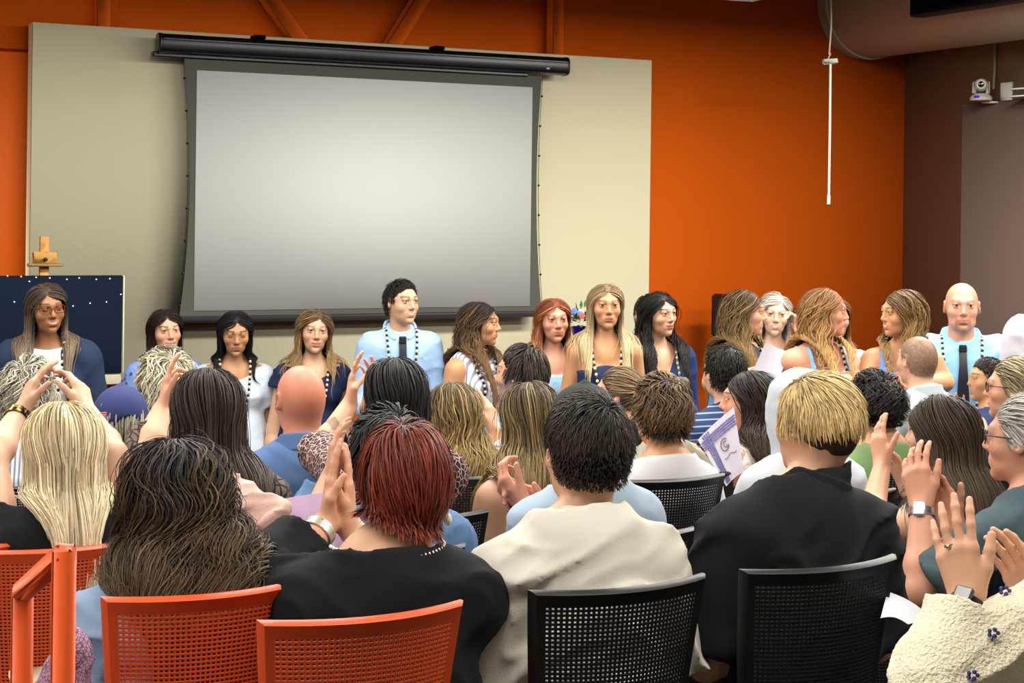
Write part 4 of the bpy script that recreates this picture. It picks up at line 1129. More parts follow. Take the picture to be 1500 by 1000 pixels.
def chair_parts():
    bx = lambda u, v: np.stack([u * (.165 + .042 * v), -.215 - .075 * v + .055 * u ** 2 - .03 * (1 - v) ** 2, .455 + .43 * v - .0 * u ** 2], -1)
    nu, nv = 34, 40
    U = np.linspace(-.88, .88, nu + 1); V = np.linspace(.10, .93, nv + 1); mb = MB(); th = .0045
    uu, vv = np.meshgrid(U, V, indexing='ij'); g = bx(uu, vv)

    def bil(i, j, a, b): return g[i, j] * (1 - a) * (1 - b) + g[i + 1, j] * a * (1 - b) + g[i, j + 1] * (1 - a) * b + g[i + 1, j + 1] * a * b
    I, J = np.meshgrid(np.arange(nu), np.arange(nv), indexing='ij'); I = I.ravel(); J = J.ravel(); n = len(I)
    a0, b0 = .20, .27; verts = []
    for (a, b) in ((0, 0), (1, 0), (1, 1), (0, 1), (a0, b0), (1 - a0, b0), (1 - a0, 1 - b0), (a0, 1 - b0)): verts.append(bil(I, J, a, b))
    Vt = np.stack(verts, 1).reshape(-1, 3); k = np.arange(n)[:, None] * 8
    F = np.concatenate([k + np.array(q) for q in ((0, 1, 5, 4), (1, 2, 6, 5), (2, 3, 7, 6), (3, 0, 4, 7))])
    mb.add(Vt, F); mb.add(Vt + [0, th, 0], F[:, ::-1])
    kk = np.concatenate([k + np.array(q) for q in ((4, 5), (5, 6), (6, 7), (7, 4))]); nV = len(Vt)
    mb.F4.append(np.stack([kk[:, 0], kk[:, 1], kk[:, 1] + nV, kk[:, 0] + nV], -1))
    mesh = mb.out('mesh_panel')
    # solid rim round the mesh
    def ring(u0, u1, v0, v1, n=44):
        out = []
        for t in np.linspace(0, 1, n, endpoint=False):
            s = t * 4
            if s < 1: q = (u0 + (u1 - u0) * s, v0)
            elif s < 2: q = (u1, v0 + (v1 - v0) * (s - 1))
            elif s < 3: q = (u1 + (u0 - u1) * (s - 2), v1)
            else: q = (u0, v1 + (v0 - v1) * (s - 3))
            out.append(q)
        return np.array(out)
    a = ring(-.88, .88, .10, .93); b = ring(-.965, .965, .03, .985); c_ = ring(-1., 1., .012, 1.0)
    A = bx(a[:, 0], a[:, 1]); Bm = bx(b[:, 0], b[:, 1]) + [0, -.006, 0]; Cc = bx(c_[:, 0], c_[:, 1]) + [0, .004, 0]; D_ = bx(c_[:, 0], c_[:, 1]) + [0, .016, 0]; E_ = A + [0, .008, 0]
    rows = [A, Bm, Cc, D_, E_, A]; mb = MB(); mb.grid(np.array([np.vstack([r, r[:1]]) for r in rows]).transpose(1, 0, 2)); rim = mb.out('back_rim', smooth=True)
    # seat
    us = np.linspace(-1, 1, 15); vs = np.linspace(0, 1, 15); S = []
    for u in us:
        row = []
        for v in vs:
            x = u * (.205 - .02 * (1 - v) ** 2); y = -.2 + .44 * v - .035 * abs(u) ** 4 * (v > .5); z = .455 - .02 * math.sin(math.pi * v) - .05 * max(0, v - .78) ** 1.4 * 4 + .012 * u * u
            row.append([x, y, z])
        S.append(row)
    S = np.array(S); mb = MB(); mb.grid(S, flip=True); mb.grid(S - [0, 0, .028])
    per = np.concatenate([S[:, 0], S[-1, 1:], S[-2::-1, -1], S[0, -2:0:-1]]); mb.grid(np.stack([np.vstack([per, per[:1]]), np.vstack([per, per[:1]]) - [0, 0, .028]], 1)); seat = mb.out('seat', smooth=True)
    br = []
    for sx in (-1, 1):
        mb = MB(); mb.tube([[sx * .17, -.205, .50], [sx * .185, -.20, .46], [sx * .19, -.14, .435], [sx * .19, -.02, .43]], [.014, .017, .017, .014], 10, flat=.8); br.append(mb.out('back_bracket', smooth=True))
    lg = []
    for sx in (-1, 1):
        for y0, y1 in ((.14, .22), (-.12, -.22)):
            mb = MB(); mb.tube([[sx * .18, y0, .425], [sx * .2, (y0 + y1) / 2, .36], [sx * .225, y1, .0]], [.012, .012, .011], 10); lg.append(mb.out('leg', smooth=True))
    return dict(mesh=mesh, rim=rim, seat=seat, br=br, lg=lg)


_cp = {}
for _k, _v in chair_parts().items():
    _cp[_k] = [o.data for o in _v] if isinstance(_v, list) else _v.data
    for o in (_v if isinstance(_v, list) else [_v]): bpy.data.objects.remove(o)
for _d in [_cp['mesh'], _cp['rim'], _cp['seat']] + _cp['br'] + _cp['lg']: _d.materials.append(None)
M_LEG = mat('silver_leg', '#8a8a88', .35, .8, .5)
CHM = {}
for cn, cc in (('orange', '#d25024'), ('black', '#151517')):
    m = mat('chair_' + cn, cc, .42, 0, .4); CHM[cn] = m


def chair(x, y, z, cn, label, rz=0., parts=True):
    root = empty('stacking_chair', (x, y, z), label, 'chair', 'mesh-back chairs of the audience rows', rz); m = CHM[cn]; root.scale = (.95, 1, 1)
    for src, nm in [(_cp['mesh'], 'mesh_panel'), (_cp['rim'], 'back_rim'), (_cp['seat'], 'seat')] + [(b, 'back_bracket') for b in _cp['br']] + [(b, 'leg') for b in _cp['lg']]:
        o = bpy.data.objects.new(nm, src); LINK(o); o.parent = root
        o.material_slots[0].link = 'OBJECT'; o.material_slots[0].material = M_LEG if nm == 'leg' else m
    return root


def chair_px(px, py, Yb, fl, cn, label, rz=0.):
    p = atY(px, py, Yb); c, s = math.cos(rz), math.sin(rz); o = np.array([0, -.29])
    return chair(p[0] - (c * o[0] - s * o[1]), p[1] - (s * o[0] + c * o[1]), fl, cn, label, rz)


CHAIRS = [
    (315, 860, 3.0, .55, 'orange', 'orange mesh-back chair of the woman with long dark waves', 0.),
    (550, 939, 2.72, .55, 'orange', 'orange mesh-back chair in front, under the red haired woman', 0.),
    (930, 925, 2.74, .55, 'black', 'black mesh-back chair of the young man in the pale polo shirt', .0),
    (1228, 818, 2.74, .55, 'black', 'black mesh-back chair of the person in the black shirt', .0),
    (108, 762, 4.02, .45, 'orange', 'orange mesh-back chair behind the handrail, under the blonde woman', .06),
    (-85, 752, 4.1, .45, 'orange', 'orange mesh-back chair cut off by the left edge', .0),
    (1335, 775, 3.52, .38, 'black', 'black mesh-back chair below the raised hand with the silver watch', -.25),
    (1000, 703, 4.42, .44, 'black', 'black mesh-back chair behind the boy in the white tee', 0.),
    (372, 744, 4.04, .46, 'black', 'black mesh-back chair draped with lavender fabric', 0.),
    (590, 742, 3.7, .44, 'black', 'black mesh-back chair under the person in the denim jacket', 0.),
]
for c in CHAIRS: chair_px(*c)
# ---------------------------------------------------------------- the people
FLO = FL
def H(kind, c1, c2=None, **kw): return dict(kind=kind, c1=c1, c2=c2 or c1, **kw)


SEATED = []


def seated(row, label, head, chair_col='black', who=None, **kw):
    kw.setdefault('floor', FLO[row])
    k = person(label, head, **kw)
    if chair_col:
        P = k['P']; f = k['f']; ang = math.atan2(-f[0], f[1])
        chair(P[0] - f[0] * .0, P[1] - f[1] * .0, kw['floor'], chair_col, '%s mesh-back chair under %s' % (chair_col, who), ang)
    return k


def up(e, w, t, n, **kw): return dict(e=e, w=w, t=t, n=n, **kw)


# ---- row of people standing at the front, left to right
ST = dict(stand=True, vb=.0085, vh=.0036)
M_FLORAL = mat('blue_floral', '#7f9ddb', .85, 0, .2, pat=('dots', 16, '#41558f', .22))
M_SUNDRESS = mat('pale_blue_bloom', '#6aa3d8', .8, 0, .2, pat=('blotch', 9, '#cfe3f2', .55))
M_WHTBLOOM = mat('sky_blue_splash', '#6fb0e4', .8, 0, .2, pat=('blotch', 14, '#cfe6f5', .56))
M_PIN = mat('grey_white_stripe', '#eceaf0', .85, 0, .2, pat=('stripe', (RIGHT * .8 + FWD * -.6).tolist(), 38, '#8d90a8', .1))
M_NAVDOT = mat('navy_swiss_dot', '#1d3460', .8, 0, .2, pat=('dots', 60, '#4a6aa0', .16))
M_RUFF = mat('rose_print', '#e3d4d0', .85, 0, .2, pat=('blotch', 30, '#b98a86', .55))

k = person('standing woman with glasses in a navy cardigan and white tee, far left', (69, 452), 12, 32, 4, 4, Z=7.9, fem=True, skin='brown', fc=dict(smile=2, closed=1, brow='#2a1a12'), sw=.185, ab=1.18, b=1.1, bw=1.12,
           hair=H('long', '#40342b', '#8f7c66', L=.37, n=420, part=.02, gather=.6, hw=.09, pfront=.4, tip=.9), arms=dict(down='LR'),
           wear=[plain_top('#eef0f2', sl=0, neck='crew', o=.013), plain_top('#232f47', sl=1.98, neck='crew', o=.026, open=(.055, .16), name='cardigan', wr=.006), pants()], **ST)
glasses(k, '#5a2f22'); lei(k, .47, every=1, r=.0085)
k = person('standing woman with long dark hair in a blue floral blouse', (243, 485), 15, 28, 2, 3, Z=9.0, skin='fair', fc=dict(smile=1, brow='#2a1814'), hair=H('long', '#231411', '#3a211b', L=.36, n=420, part=.01, pfront=.5, hw=.075), arms=dict(down='LR'),
           wear=[dict(kind='top', m=M_FLORAL, sl=1.2, neck='v', flare=.02, slo=.012, vd=.16), pants('#3a4a7a')], sw=.165, **ST)
k = person('standing woman looking down in a white puff sleeve dress', (345, 488), 14, 14, 12, 0, Z=9.0, skin='olive', fc=dict(closed=1, brow='#1a1210', lip='#a0605a'), hair=H('long', '#121012', '#1c1817', L=.34, n=420, gather=1.2, hw=.07, fy=.2), arms=dict(down='LR'),
           wear=[dict(kind='top', m=mat('white_blue_cotton', '#cbd6e4', .85, bump=(60, .3, .006)), sl=.55, neck='boat', puff=1.0, skirt=.55, sflare=.10, o=.014)], sw=.17, **ST)
lei(k, .40, '#1b1a18', '#dcd3b8', tail=.2)
k = person('standing woman with a wavy blonde bob in a navy dress', (461, 486), 10, 14, 0, -3, Z=9.0, skin='fair', fc=dict(smile=1, brow='#6a5038'), hair=H('bob', '#5c452e', '#b39263', L=.235, n=420, part=-.02, wave=.012, wf=6, gather=.3, hil=.3), arms=dict(down='LR'),
           wear=[plain_top('#1f2a48', sl=.22, neck='boat', skirt=.5, flare=.015)], sw=.165, **ST)
lei(k, .38, '#2a2a28', '#e6d9b0', tail=.24)
k = person('standing man with short black hair, blue shirt and dark tie', (589, 443), 12, 38, 0, 0, Z=8.9, fem=False, skin='fair', fc=dict(smile=2, brow='#191412'), hair=H('short', '#15120f', '#241e1a', L=.03, n=700, w=.0028, vol=.012), sw=.178,
           wear=[plain_top('#a3c4ea', sl=1.96, neck='crew', nz=.035, collar=.06, slo=.014), pants()], **ST)
lei(k, .5, '#2c2c2a', '#e8e4d4', tail=0); necktie(k, '#151a26')
k = person('standing woman in profile in a grey and white striped sleeveless dress', (704, 474), 48, 78, 2, 0, Z=8.9, skin='tan', fc=dict(smile=1, brow='#2a1c14'), hair=H('long', '#241915', '#8a6844', L=.42, n=420, wave=.02, wf=6, pfront=.2, hw=.045, gather=1.2), arms=dict(L=None),
           wear=[dict(kind='top', m=M_PIN, sl=0, neck='crew', nz=-.01, slcut=.13, skirt=.5)], sw=.165, **ST)
lei(k, .42, '#1b1b1a', '#e6e0cc', tail=.12, shift=.03)
k = person('standing woman with long ginger hair in a light blue dress', (811, 469), 8, 14, 2, 2, Z=8.9, skin='pink', fc=dict(smile=1, brow='#7a4a30', lip='#c06a60'), hair=H('long', '#7a4026', '#c98a58', L=.40, n=420, wave=.014, wf=6, part=.0, pfront=.4, hw=.085, gather=.7),
           wear=[plain_top('#9dc0e2', sl=0, neck='tank', sx=.09, swd=.014, sz=.12, skirt=.5)], sw=.162, **ST)
lei(k, .45, '#2a2018', '#d8c7a0', tail=.1)
k = person('standing woman with long blonde hair in a strapless navy dress', (888, 449), 4, 6, 0, 0, Z=8.6, skin='tan', fc=dict(brow='#5a4430'), hair=H('long', '#7d6446', '#dcc79a', L=.31, n=420, t0=.0, part=.0, hw=.095, gather=.4, pfront=.3), sw=.168,
           wear=[plain_top('#24304f', sl=0, neck='strapless', skirt=.5, sz=.15)], **ST)
lei(k, .40, '#3a362c', '#efe6c6', tail=.06, r=.009); 
nl = lei(k, .10, '#c9a24a', '#c9a24a', tail=0, wx=.055, r=.0028, name='gold_necklace')
k = person('man mostly hidden behind the woman with black wavy hair', (952, 462), 10, 10, 0, 0, Z=9.35, fem=False, skin='fair', fc=dict(brow='#1c1613'), hair=H('short', '#1a1512', '#2a221c', L=.03, n=400, vol=.007), wear=[plain_top('#2a2c33', sl=1.9), pants()], stand=True, vb=.012, vh=.005)
k = person('standing woman with black wavy hair in a navy long sleeve dress', (966, 460), 20, 36, 2, 3, Z=8.95, skin='fair', fc=dict(smile=1, brow='#15100f', lip='#a8504e'), hair=H('long', '#0f0d0e', '#221c1a', L=.40, n=450, wave=.017, wf=6, part=.015, pfront=.45, hw=.085, gather=.8), sw=.17, b=1.08, bw=1.1, ab=1.1,
           wear=[dict(kind='top', m=M_NAVDOT, sl=1.8, neck='v', vd=.19, vs=1.7, slo=.012, skirt=.5)], **ST)
lei(k, .42, '#8a7a4a', '#efe4b8', tail=.05)
k = person('standing woman in profile with brown waves and a blue floral top, holding paper', (1092, 458), 38, 82, 2, 0, Z=8.5, skin='fair', fc=dict(smile=1, brow='#4a3424'), hair=H('long', '#46341f', '#9a8050', L=.42, n=450, wave=.02, wf=6, pfront=.5, hw=.05, gather=1.2), sw=.17, b=1.05, bw=1.08, ab=1.1,
           arms=dict(L=up((1148, 575, -.05), (1090, 548, -.28), (1122, 543, -.30), (0, .3, -.9), curl=(.5,) * 4), R=up((1042, 560, -.05), (1065, 560, -.2), (1100, 556, -.26), (0, .5, .8))),
           wear=[dict(kind='top', m=M_SUNDRESS, sl=0, neck='tank', sx=.085, swd=.009, sz=.14, skirt=.5)], **ST)
lei(k, .33, '#3a2a1c', '#c9b380', tail=.18, shift=.02)
k = person('standing grey haired woman in a grey blazer, hand raised to her ear', (1135, 461), -2, -4, 2, -3, Z=9.3, skin='pale', fc=dict(smile=2, brow='#8a8078'), hair=H('bob', '#aaa498', '#cfcabf', L=.15, n=420, part=-.035, vol=.014, gather=0, var=.3, wave=.006, wf=8), sw=.168,
           arms=dict(L=up((1190, 512, -.02), (1171, 484, -.06), (1161, 456, -.03), (-1, .2, .1), curl=(.9,) * 4)),
           wear=[plain_top('#e6e2dc', sl=0, neck='scoop', o=.013, sd=.1), plain_top('#8792a0', sl=1.95, neck='v', o=.026, open=(.03, .12), vd=.3, name='blazer', slo=.012), pants()], **ST)
k = person('woman hidden behind the curly blonde one, only a ruffled sleeve showing', (1222, 466), 6, 6, 0, 0, Z=9.0, skin='pink', hair=H('long', '#6a4a2c', '#a87c4c', L=.3, n=200), sw=.17, ab=1.1,
           wear=[dict(kind='top', m=M_RUFF, sl=.4, neck='boat', puff=1.02, skirt=.5)], stand=True, vb=.012, vh=.006, arms=dict(down='LR'))
k = person('standing woman in profile with strawberry blonde curls and a sky blue dress', (1210, 457), 30, 80, 2, 0, Z=8.2, skin='pink', fc=dict(brow='#8a6038'), hair=H('long', '#7c5430', '#cfa468', L=.42, n=460, wave=.02, wf=7, pfront=.35, hw=.055, gather=1.2), sw=.19, b=1.22, bw=1.2, ab=1.18, bust=1.2,
           arms=dict(L=up((1262, 560, .02), (1215, 560, -.25), (1165, 556, -.3), (0, .5, .8)), R=up((1152, 545, .02), (1195, 566, -.2), (1150, 540, -.22), (.2, .3, -.9), curl=(.6,) * 4)),
           wear=[dict(kind='top', m=M_WHTBLOOM, sl=0, neck='tank', sx=.105, swd=.006, sz=.15, skirt=.5, o=.02)], **ST)
lei(k, .36, '#2c2c28', '#d9d2b4', tail=.1, shift=.05); wb = MB()
k = person('standing woman in profile facing left, braided hair and a cornflower blue dress', (1319, 459), -12, -72, 3, 0, Z=8.15, hs=.97, skin='tan', fc=dict(smile=2, brow='#4a3422'), hair=H('long', '#54391f', '#b08f58', L=.42, n=450, wave=.018, wf=7, pfront=.35, hw=.05, gather=1.2, part=.02), sw=.17,
           arms=dict(R=up((1272, 560, -.02), (1300, 570, -.25), (1325, 562, -.3), (0, .5, .8)), L=up((1385, 560, -.02), (1345, 562, -.25), (1300, 556, -.3), (0, .6, .7), curl=(.5,) * 4)),
           wear=[plain_top('#6f97e3', sl=0, neck='tank', sx=.088, swd=.02, sz=.12, skirt=.5)], **ST)
lei(k, .45, '#23211f', '#ece6d2', tail=.12)
k = person('standing bald man with a goatee, light blue shirt and dark tie', (1409, 450), -10, -10, 0, 0, Z=8.7, fem=False, skin='pink', fc=dict(brow='#7a5a40', browa=.6, beard=('#8a6248', 'goatee', .7), buzz=('#9a7a62', .35)), sw=.215, b=1.38, bw=1.35, ab=1.4, nk=1.22, jaw=1.15, hs=1.12,
           wear=[plain_top('#84b2da', sl=1.96, neck='crew', nz=.035, collar=.06, slo=.022, o=.022, wr=.012), pants()], **ST)
lei(k, .62, '#2c3030', '#dcdcc0', tail=.2, wx=.09, r=.0085); necktie(k, '#12161f', .5)
k = person('person in a white shirt cut off by the right edge, standing', (1552, 420), -20, -20, 0, 0, Z=8.2, fem=False, skin='fair', hair=H('short', '#3a2c20', L=.035, n=300), sw=.195, b=1.15, bw=1.1, ab=1.25, wear=[plain_top('#cfcfd4', sl=1.96, neck='crew', nz=.035, collar=.06, slo=.02, wr=.007), pants()], stand=True, vb=.012, vh=.006)

# ---- far audience rows (E, D)
AU = dict(vb=.0095, vh=.006)
k = seated('E', 'grey curly haired person in a striped shirt, far left', (45, 576), who='the grey curly haired person at far left', face=-165, hface=150, Y=6.5, fem=False, skin='pink', hair=H('curly', '#77715f', '#c9c4b0', L=.085, n=420, w=.0045, wave=.014, wf=14, vol=.022, ear=True, side=.8, hil=.3),
           wear=[dict(kind='top', m=mat('grey_stripe_shirt', '#e4e6ea', .85, pat=('stripe', RIGHT.tolist(), 60, '#8892a4', .1)), sl=1.0, neck='crew', nz=.035, collar=.05), pants()], **AU)
k = seated('E', 'person with fluffy light blonde grey curls and a white shirt', (243, 565), who='the person with fluffy pale curls', Y=6.2, skin='fair', hair=H('curly', '#8d876c', '#e2dcc2', L=.125, n=460, w=.005, wave=.016, wf=11, vol=.026, ear=False, side=1.0, hil=.35), wear=[plain_top('#d2cfcd', sl=1.2, neck='crew'), pants()], **AU)
k = seated('E', 'bearded dark haired man in profile in a bright blue shirt', (762, 549), who='the bearded man in the bright blue shirt', face=-150, hface=-112, Y=6.0, fem=False, skin='pink', fc=dict(beard=('#8d857c', 'full', .75), brow='#3a3028'), hair=H('short', '#1f1a17', '#4a423b', L=.05, n=520, vol=.012, w=.0045, side=.6), sw=.19,
           wear=[plain_top('#4a90dc', sl=1.2, neck='crew', nz=.035, collar=.05), pants()], **AU)
k = seated('E', 'dark haired man in a navy striped polo shirt', (1060, 546), who='the man in the striped polo', Y=6.0, fem=False, skin='fair', hair=H('short', '#17130f', '#2a231d', L=.03, n=600, vol=.008, w=.004), sw=.185,
           wear=[dict(kind='top', m=mat('navy_stripe_knit', '#23345c', .85, pat=('stripe', (0, .15, 1), 36, '#7f9cc4', .62)), sl=.7, neck='crew', nz=.03, collar=.045), pants()], **AU)
k = seated('D', 'man with a buzz cut in a pale grey shirt', (1343, 528), who='the man with the buzz cut', face=-150, Y=5.72, hs=.94, fem=False, skin='fair', fc=dict(buzz=('#4a3c30', .9)), sw=.195, b=1.1, wear=[plain_top('#a9b3b8', sl=1.0, neck='crew', nz=.035, collar=.05), pants()], **AU)
k = seated('D', 'boy in profile in a navy suit jacket', (1446, 556), who='the boy in the navy suit', face=-142, hface=-84, Y=5.55, fem=False, skin='tan', fc=dict(brow='#241a14', buzz=('#2a1f18', .75)), hs=.8, sw=.125, hair=H('short', '#1d1612', '#2c221b', L=.03, n=450, vol=.007, rootmin=.03), wear=[plain_top('#28365a', sl=1.9, neck='crew', nz=.01, o=.02, name='jacket'), pants()], **AU)
k = seated('D', 'person in a navy cap with grey hair showing below', (176, 622), who='the person in the navy cap', Y=5.6, fem=False, skin='pink', hair=H('short', '#8f8874', '#cfc8b2', L=.07, n=360, vol=.012, w=.004, side=1., ear=False), wear=[plain_top('#39405a', sl=1.9, neck='crew', o=.02, name='jacket'), pants()], sw=.19, **AU)


def cap(k, col, brim=True, dome=0.):
    C, R, hs = k['C'], k['Rm'], k['hs']; s = SDF(); q = lambda P: C + (np.asarray(P) * hs) @ R
    s.e(q([0, -.012, .038]), R, np.array([.092, .112, .098 + dome]) * hs, .02)
    s.c(q([0, -.012, .11]), q([0, -.012, .136 + dome]), .012 * hs, .008 * hs, .02)

    def post(P, d):
        L = ((P - C) @ R.T) / hs; seam = np.abs(np.sin(np.arctan2(L[:, 0], L[:, 1] + .012) * 3))
        d = d + .0022 * np.exp(-(seam / .06) ** 2) * (L[:, 2] > .02)
        hole = (np.abs(L[:, 0]) / .036) ** 2 + ((L[:, 2] - .008) / .034) ** 2
        return np.maximum(np.maximum(d, (.006 + .10 * (L[:, 1]) * .25 - L[:, 2]) * hs), np.where(L[:, 1] < 0, (1 - np.sqrt(hole)) * .03, -1))
    m = mat('cap_twill' + col, col, .85, bump=(300, .3, .003))
    o = surf_obj('cap', s, .0055, m, k['root'], k['base'], post)
    b = MB(); a = np.linspace(-1.1, 1.1, 15); G = np.array([[q([np.sin(t) * (.088 + .0 * j), np.cos(t) * .098 + j * .065 * np.cos(t * .9) - .01, .016 - .012 * j - .02 * np.sin(t) ** 2]) for t in a] for j in (0, .5, 1)]); b.grid(G); b.grid(G - R[2] * .004, flip=True); bo = b.out('brim', m, None, True, k['base']); bo.parent = o
    e = MB(); G = np.array([[q([.036 * t, -.105 - .004 + .03 * t * t, z]) for t in np.linspace(-1.3, 1.3, 9)] for z in (-.002, .014)]); e.grid(G); e.grid(G + R[1] * .003, flip=True); eo = e.out('back_strap', m, None, True, k['base']); eo.parent = o
    return o, q


o, q = cap(k, '#2b3365')
e = MB(); 
for j, c in enumerate(('#c2485a', '#d8d4d8', '#c2485a', '#d8d4d8')): e.box(q([-.072, -.082, .052 - j * .006]), (.011, .002, .003), np.array([nz(k['Rm'][0] * .72 - k['Rm'][1] * .7), nz(k['Rm'][1] * .72 + k['Rm'][0] * .7), k['Rm'][2]]), 0)
eo = e.out('embroidered_patch', mat('patch_red', '#c0626e', .7), None, False, k['base']); eo.parent = o
k = seated('D', 'bald man in a slate blue shirt', (439, 586), who='the bald man', face=-160, hface=-150, pitch=4, Y=5.35, fem=False, skin='red', fc=dict(browa=.3), sw=.2, b=1.12, bw=1.1, ab=1.2, nk=1.18, hs=1.03,
           wear=[plain_top('#4d6891', sl=.9, neck='crew', nz=.035, collar=.06, wr=.013, wfreq=8), pants()], **AU)
k = seated('D', 'person in profile with light brown hair tied back and black collar', (905, 578), who='the person with tied back hair', face=-140, hface=-105, Y=6.0, fem=True, skin='pink', fc=dict(brow='#5a4430'), hs=.95, hair=H('back', '#5c4a34', '#8c7450', L=.13, n=380, vol=.01, bun=(0, -.115, .02, .028), ear=True, capk=.9), sw=.15, wear=[plain_top('#16171a', sl=1.2, neck='crew', nz=.03, collar=.05), pants()], **AU)
k = seated('D', 'woman with a streaked half-up bun in an olive grey top', (962, 594), who='the woman with the half-up bun', face=-150, hface=-140, Y=5.35, skin='pink', hair=H('back', '#3b3022', '#b79a63', L=.14, n=420, vol=.014, bun=(.055, -.075, .085, .034), ear=False, hil=.3, capk=1.2), arms=dict(R=up((1046, 712, 0), (1034, 692, .15), (1018, 648, .2), (-.6, .2, -.6), curl=(.4,) * 4)),
           wear=[dict(kind='top', m=mat('olive_sequin', '#8c8a78', .7, bump=(200, .5, .004), pat=('dots', 90, '#6c6a58', .2)), sl=.8, neck='crew'), pants()], **AU)
k = seated('D', 'woman in profile with dark waves and white lace, holding a certificate', (1096, 588), who='the woman holding the certificate', face=-135, hface=-103, Y=5.3, skin='pink', fc=dict(smile=2, brow='#2a1c16'), hair=H('long', '#1f1714', '#43342a', L=.38, n=440, wave=.016, wf=7, fy=.2, hw=.07), arms=dict(L=up((1050, 735, -.1), (1063, 712, -.28), (1074, 668, -.32), (.3, .2, -.9), curl=(.5,) * 4)),
           wear=[dict(kind='top', m=mat('ivory_lace', '#e4d7cc', .85, bump=(150, .6, .006), pat=('cells', 45, '#c9b8aa', .05)), sl=1.0, neck='scoop'), pants()], **AU)
# ---- row C
k = seated('C', 'woman with black hair in a patterned blouse, tattooed arm raised', (577, 580), who='the woman with the tattooed forearm', Y=4.65, skin='fair', hair=H('long', '#181311', '#2f2620', L=.40, n=560, fy=.2, wave=.006, hw=.07, w=.0042), sw=.165,
           arms=dict(L=up((470, 662, .2), (512, 592, .3), (519, 510, .34), (1, .1, -.2), curl=(.15, .2, .2, .25), thumb=(.7, -.2, .5), spread=.25, vox=.005), R=up((600, 690, .3), (538, 598, .36), (556, 505, .38), (-.7, .1, .5), curl=(.35, .25, .3, .3), spread=.3, vox=.005)),
           paint=lambda V, C_, kk: C_.__setitem__(slice(None), np.where((np.abs(((V - (kk['armL'][1] * .52 + kk['armL'][2] * .48)) @ np.stack([nz(kk['armL'][2] - kk['armL'][1]), RIGHT], 1)) / [.026, .03]).sum(1) < 1)[:, None] & (((V - kk['armL'][1]) @ FWD) < .06)[:, None], C_ * .42, C_)),
           wear=[dict(kind='top', m=mat('plum_print', '#2b1c24', .85, pat=('cells', 55, '#c9a39a', .07)), sl=1.05, neck='crew', slo=.015), pants()], **AU)
k = seated('C', 'woman with wavy light brown hair and a plaid cuff, hand raised', (661, 609), who='the wavy light brown haired woman', Y=5.25, skin='fair', hair=H('long', '#5a4a2c', '#b59a62', L=.42, n=480, wave=.015, wf=7, fy=.2, hw=.075, hil=.3), arms=dict(R=up((722, 705, .12), (725, 632, .15), (712, 568, .2), (-.8, .2, -.5), curl=(.15, .5, .5, .5), vox=.005)),
           wear=[dict(kind='top', m=mat('cream_plaid', '#e2dccf', .85, pat=('check', RIGHT.tolist(), 40, '#9aa0ae', (0, 0, 1))), sl=1.9, neck='crew', nz=.02, slo=.012), pants()], **AU)
k = seated('C', 'boy with tousled brown hair in a white tee', (967, 606), None, Y=4.72, fem=False, skin='tan', hs=.98, hair=H('curly', '#2c2018', '#7c6040', L=.062, n=620, w=.004, wave=.012, wf=13, vol=.016, side=.35, hil=.3, fade=('#33271e', -.01), whorl=(0, -.05, .1)), sw=.16, wear=[plain_top('#cbc9cc', sl=.6, neck='crew'), pants()], **AU)
k = seated('C', 'person in a pale grey hoodie with the hood up', (1167, 602), who='the person in the pale hoodie', Y=4.5, fem=False, skin='fair', sw=.185, wear=[plain_top('#c4c7cd', sl=1.95, neck='crew', o=.022, name='sweatshirt'), dict(kind='hood', m=mat('hood_grey', '#b4bcc4', .9)), pants()], **AU)
k = seated('C', 'person with black curls in a green tee, neck tattoo', (1281, 597), who='the person with black curls', Y=4.9, fem=False, skin='tan', hair=H('curly', '#0f0c0b', '#2a201b', L=.06, n=520, w=.0042, wave=.016, wf=18, vol=.018, side=.12, fade=('#16110f', .0)), sw=.182,
           paint=lambda V, C_, kk: C_.__setitem__(slice(None), np.where((np.linalg.norm((V - (kk['N'] + kk['r'] * .045 - kk['f'] * .05 + kk['u'] * .03)), axis=1) < .014)[:, None], C_ * .25, C_)), wear=[plain_top('#6f8a5c', sl=.6, neck='crew'), pants()], **AU)
k = seated('C', 'grey blond man with dark glasses at the right edge', (1484, 570), who='the man with dark glasses', face=-140, hface=-112, Y=4.9, fem=False, skin='pink', fc=dict(brow='#8a7a60'), hair=H('comb', '#6c6248', '#b8ab86', L=.07, n=520, vol=.012, side=.35, cx=-.3, cy=-.8), sw=.19, wear=[plain_top('#2b3036', sl=1.9, neck='crew', nz=.035, collar=.05, o=.02, name='jacket'), pants()],
           arms=dict(L=up((1448, 680, -.02), (1436, 622, .12), (1408, 603, .2), (.0, .6, .7), curl=(.6,) * 4)), **AU)
glasses(k, '#1e1c20')
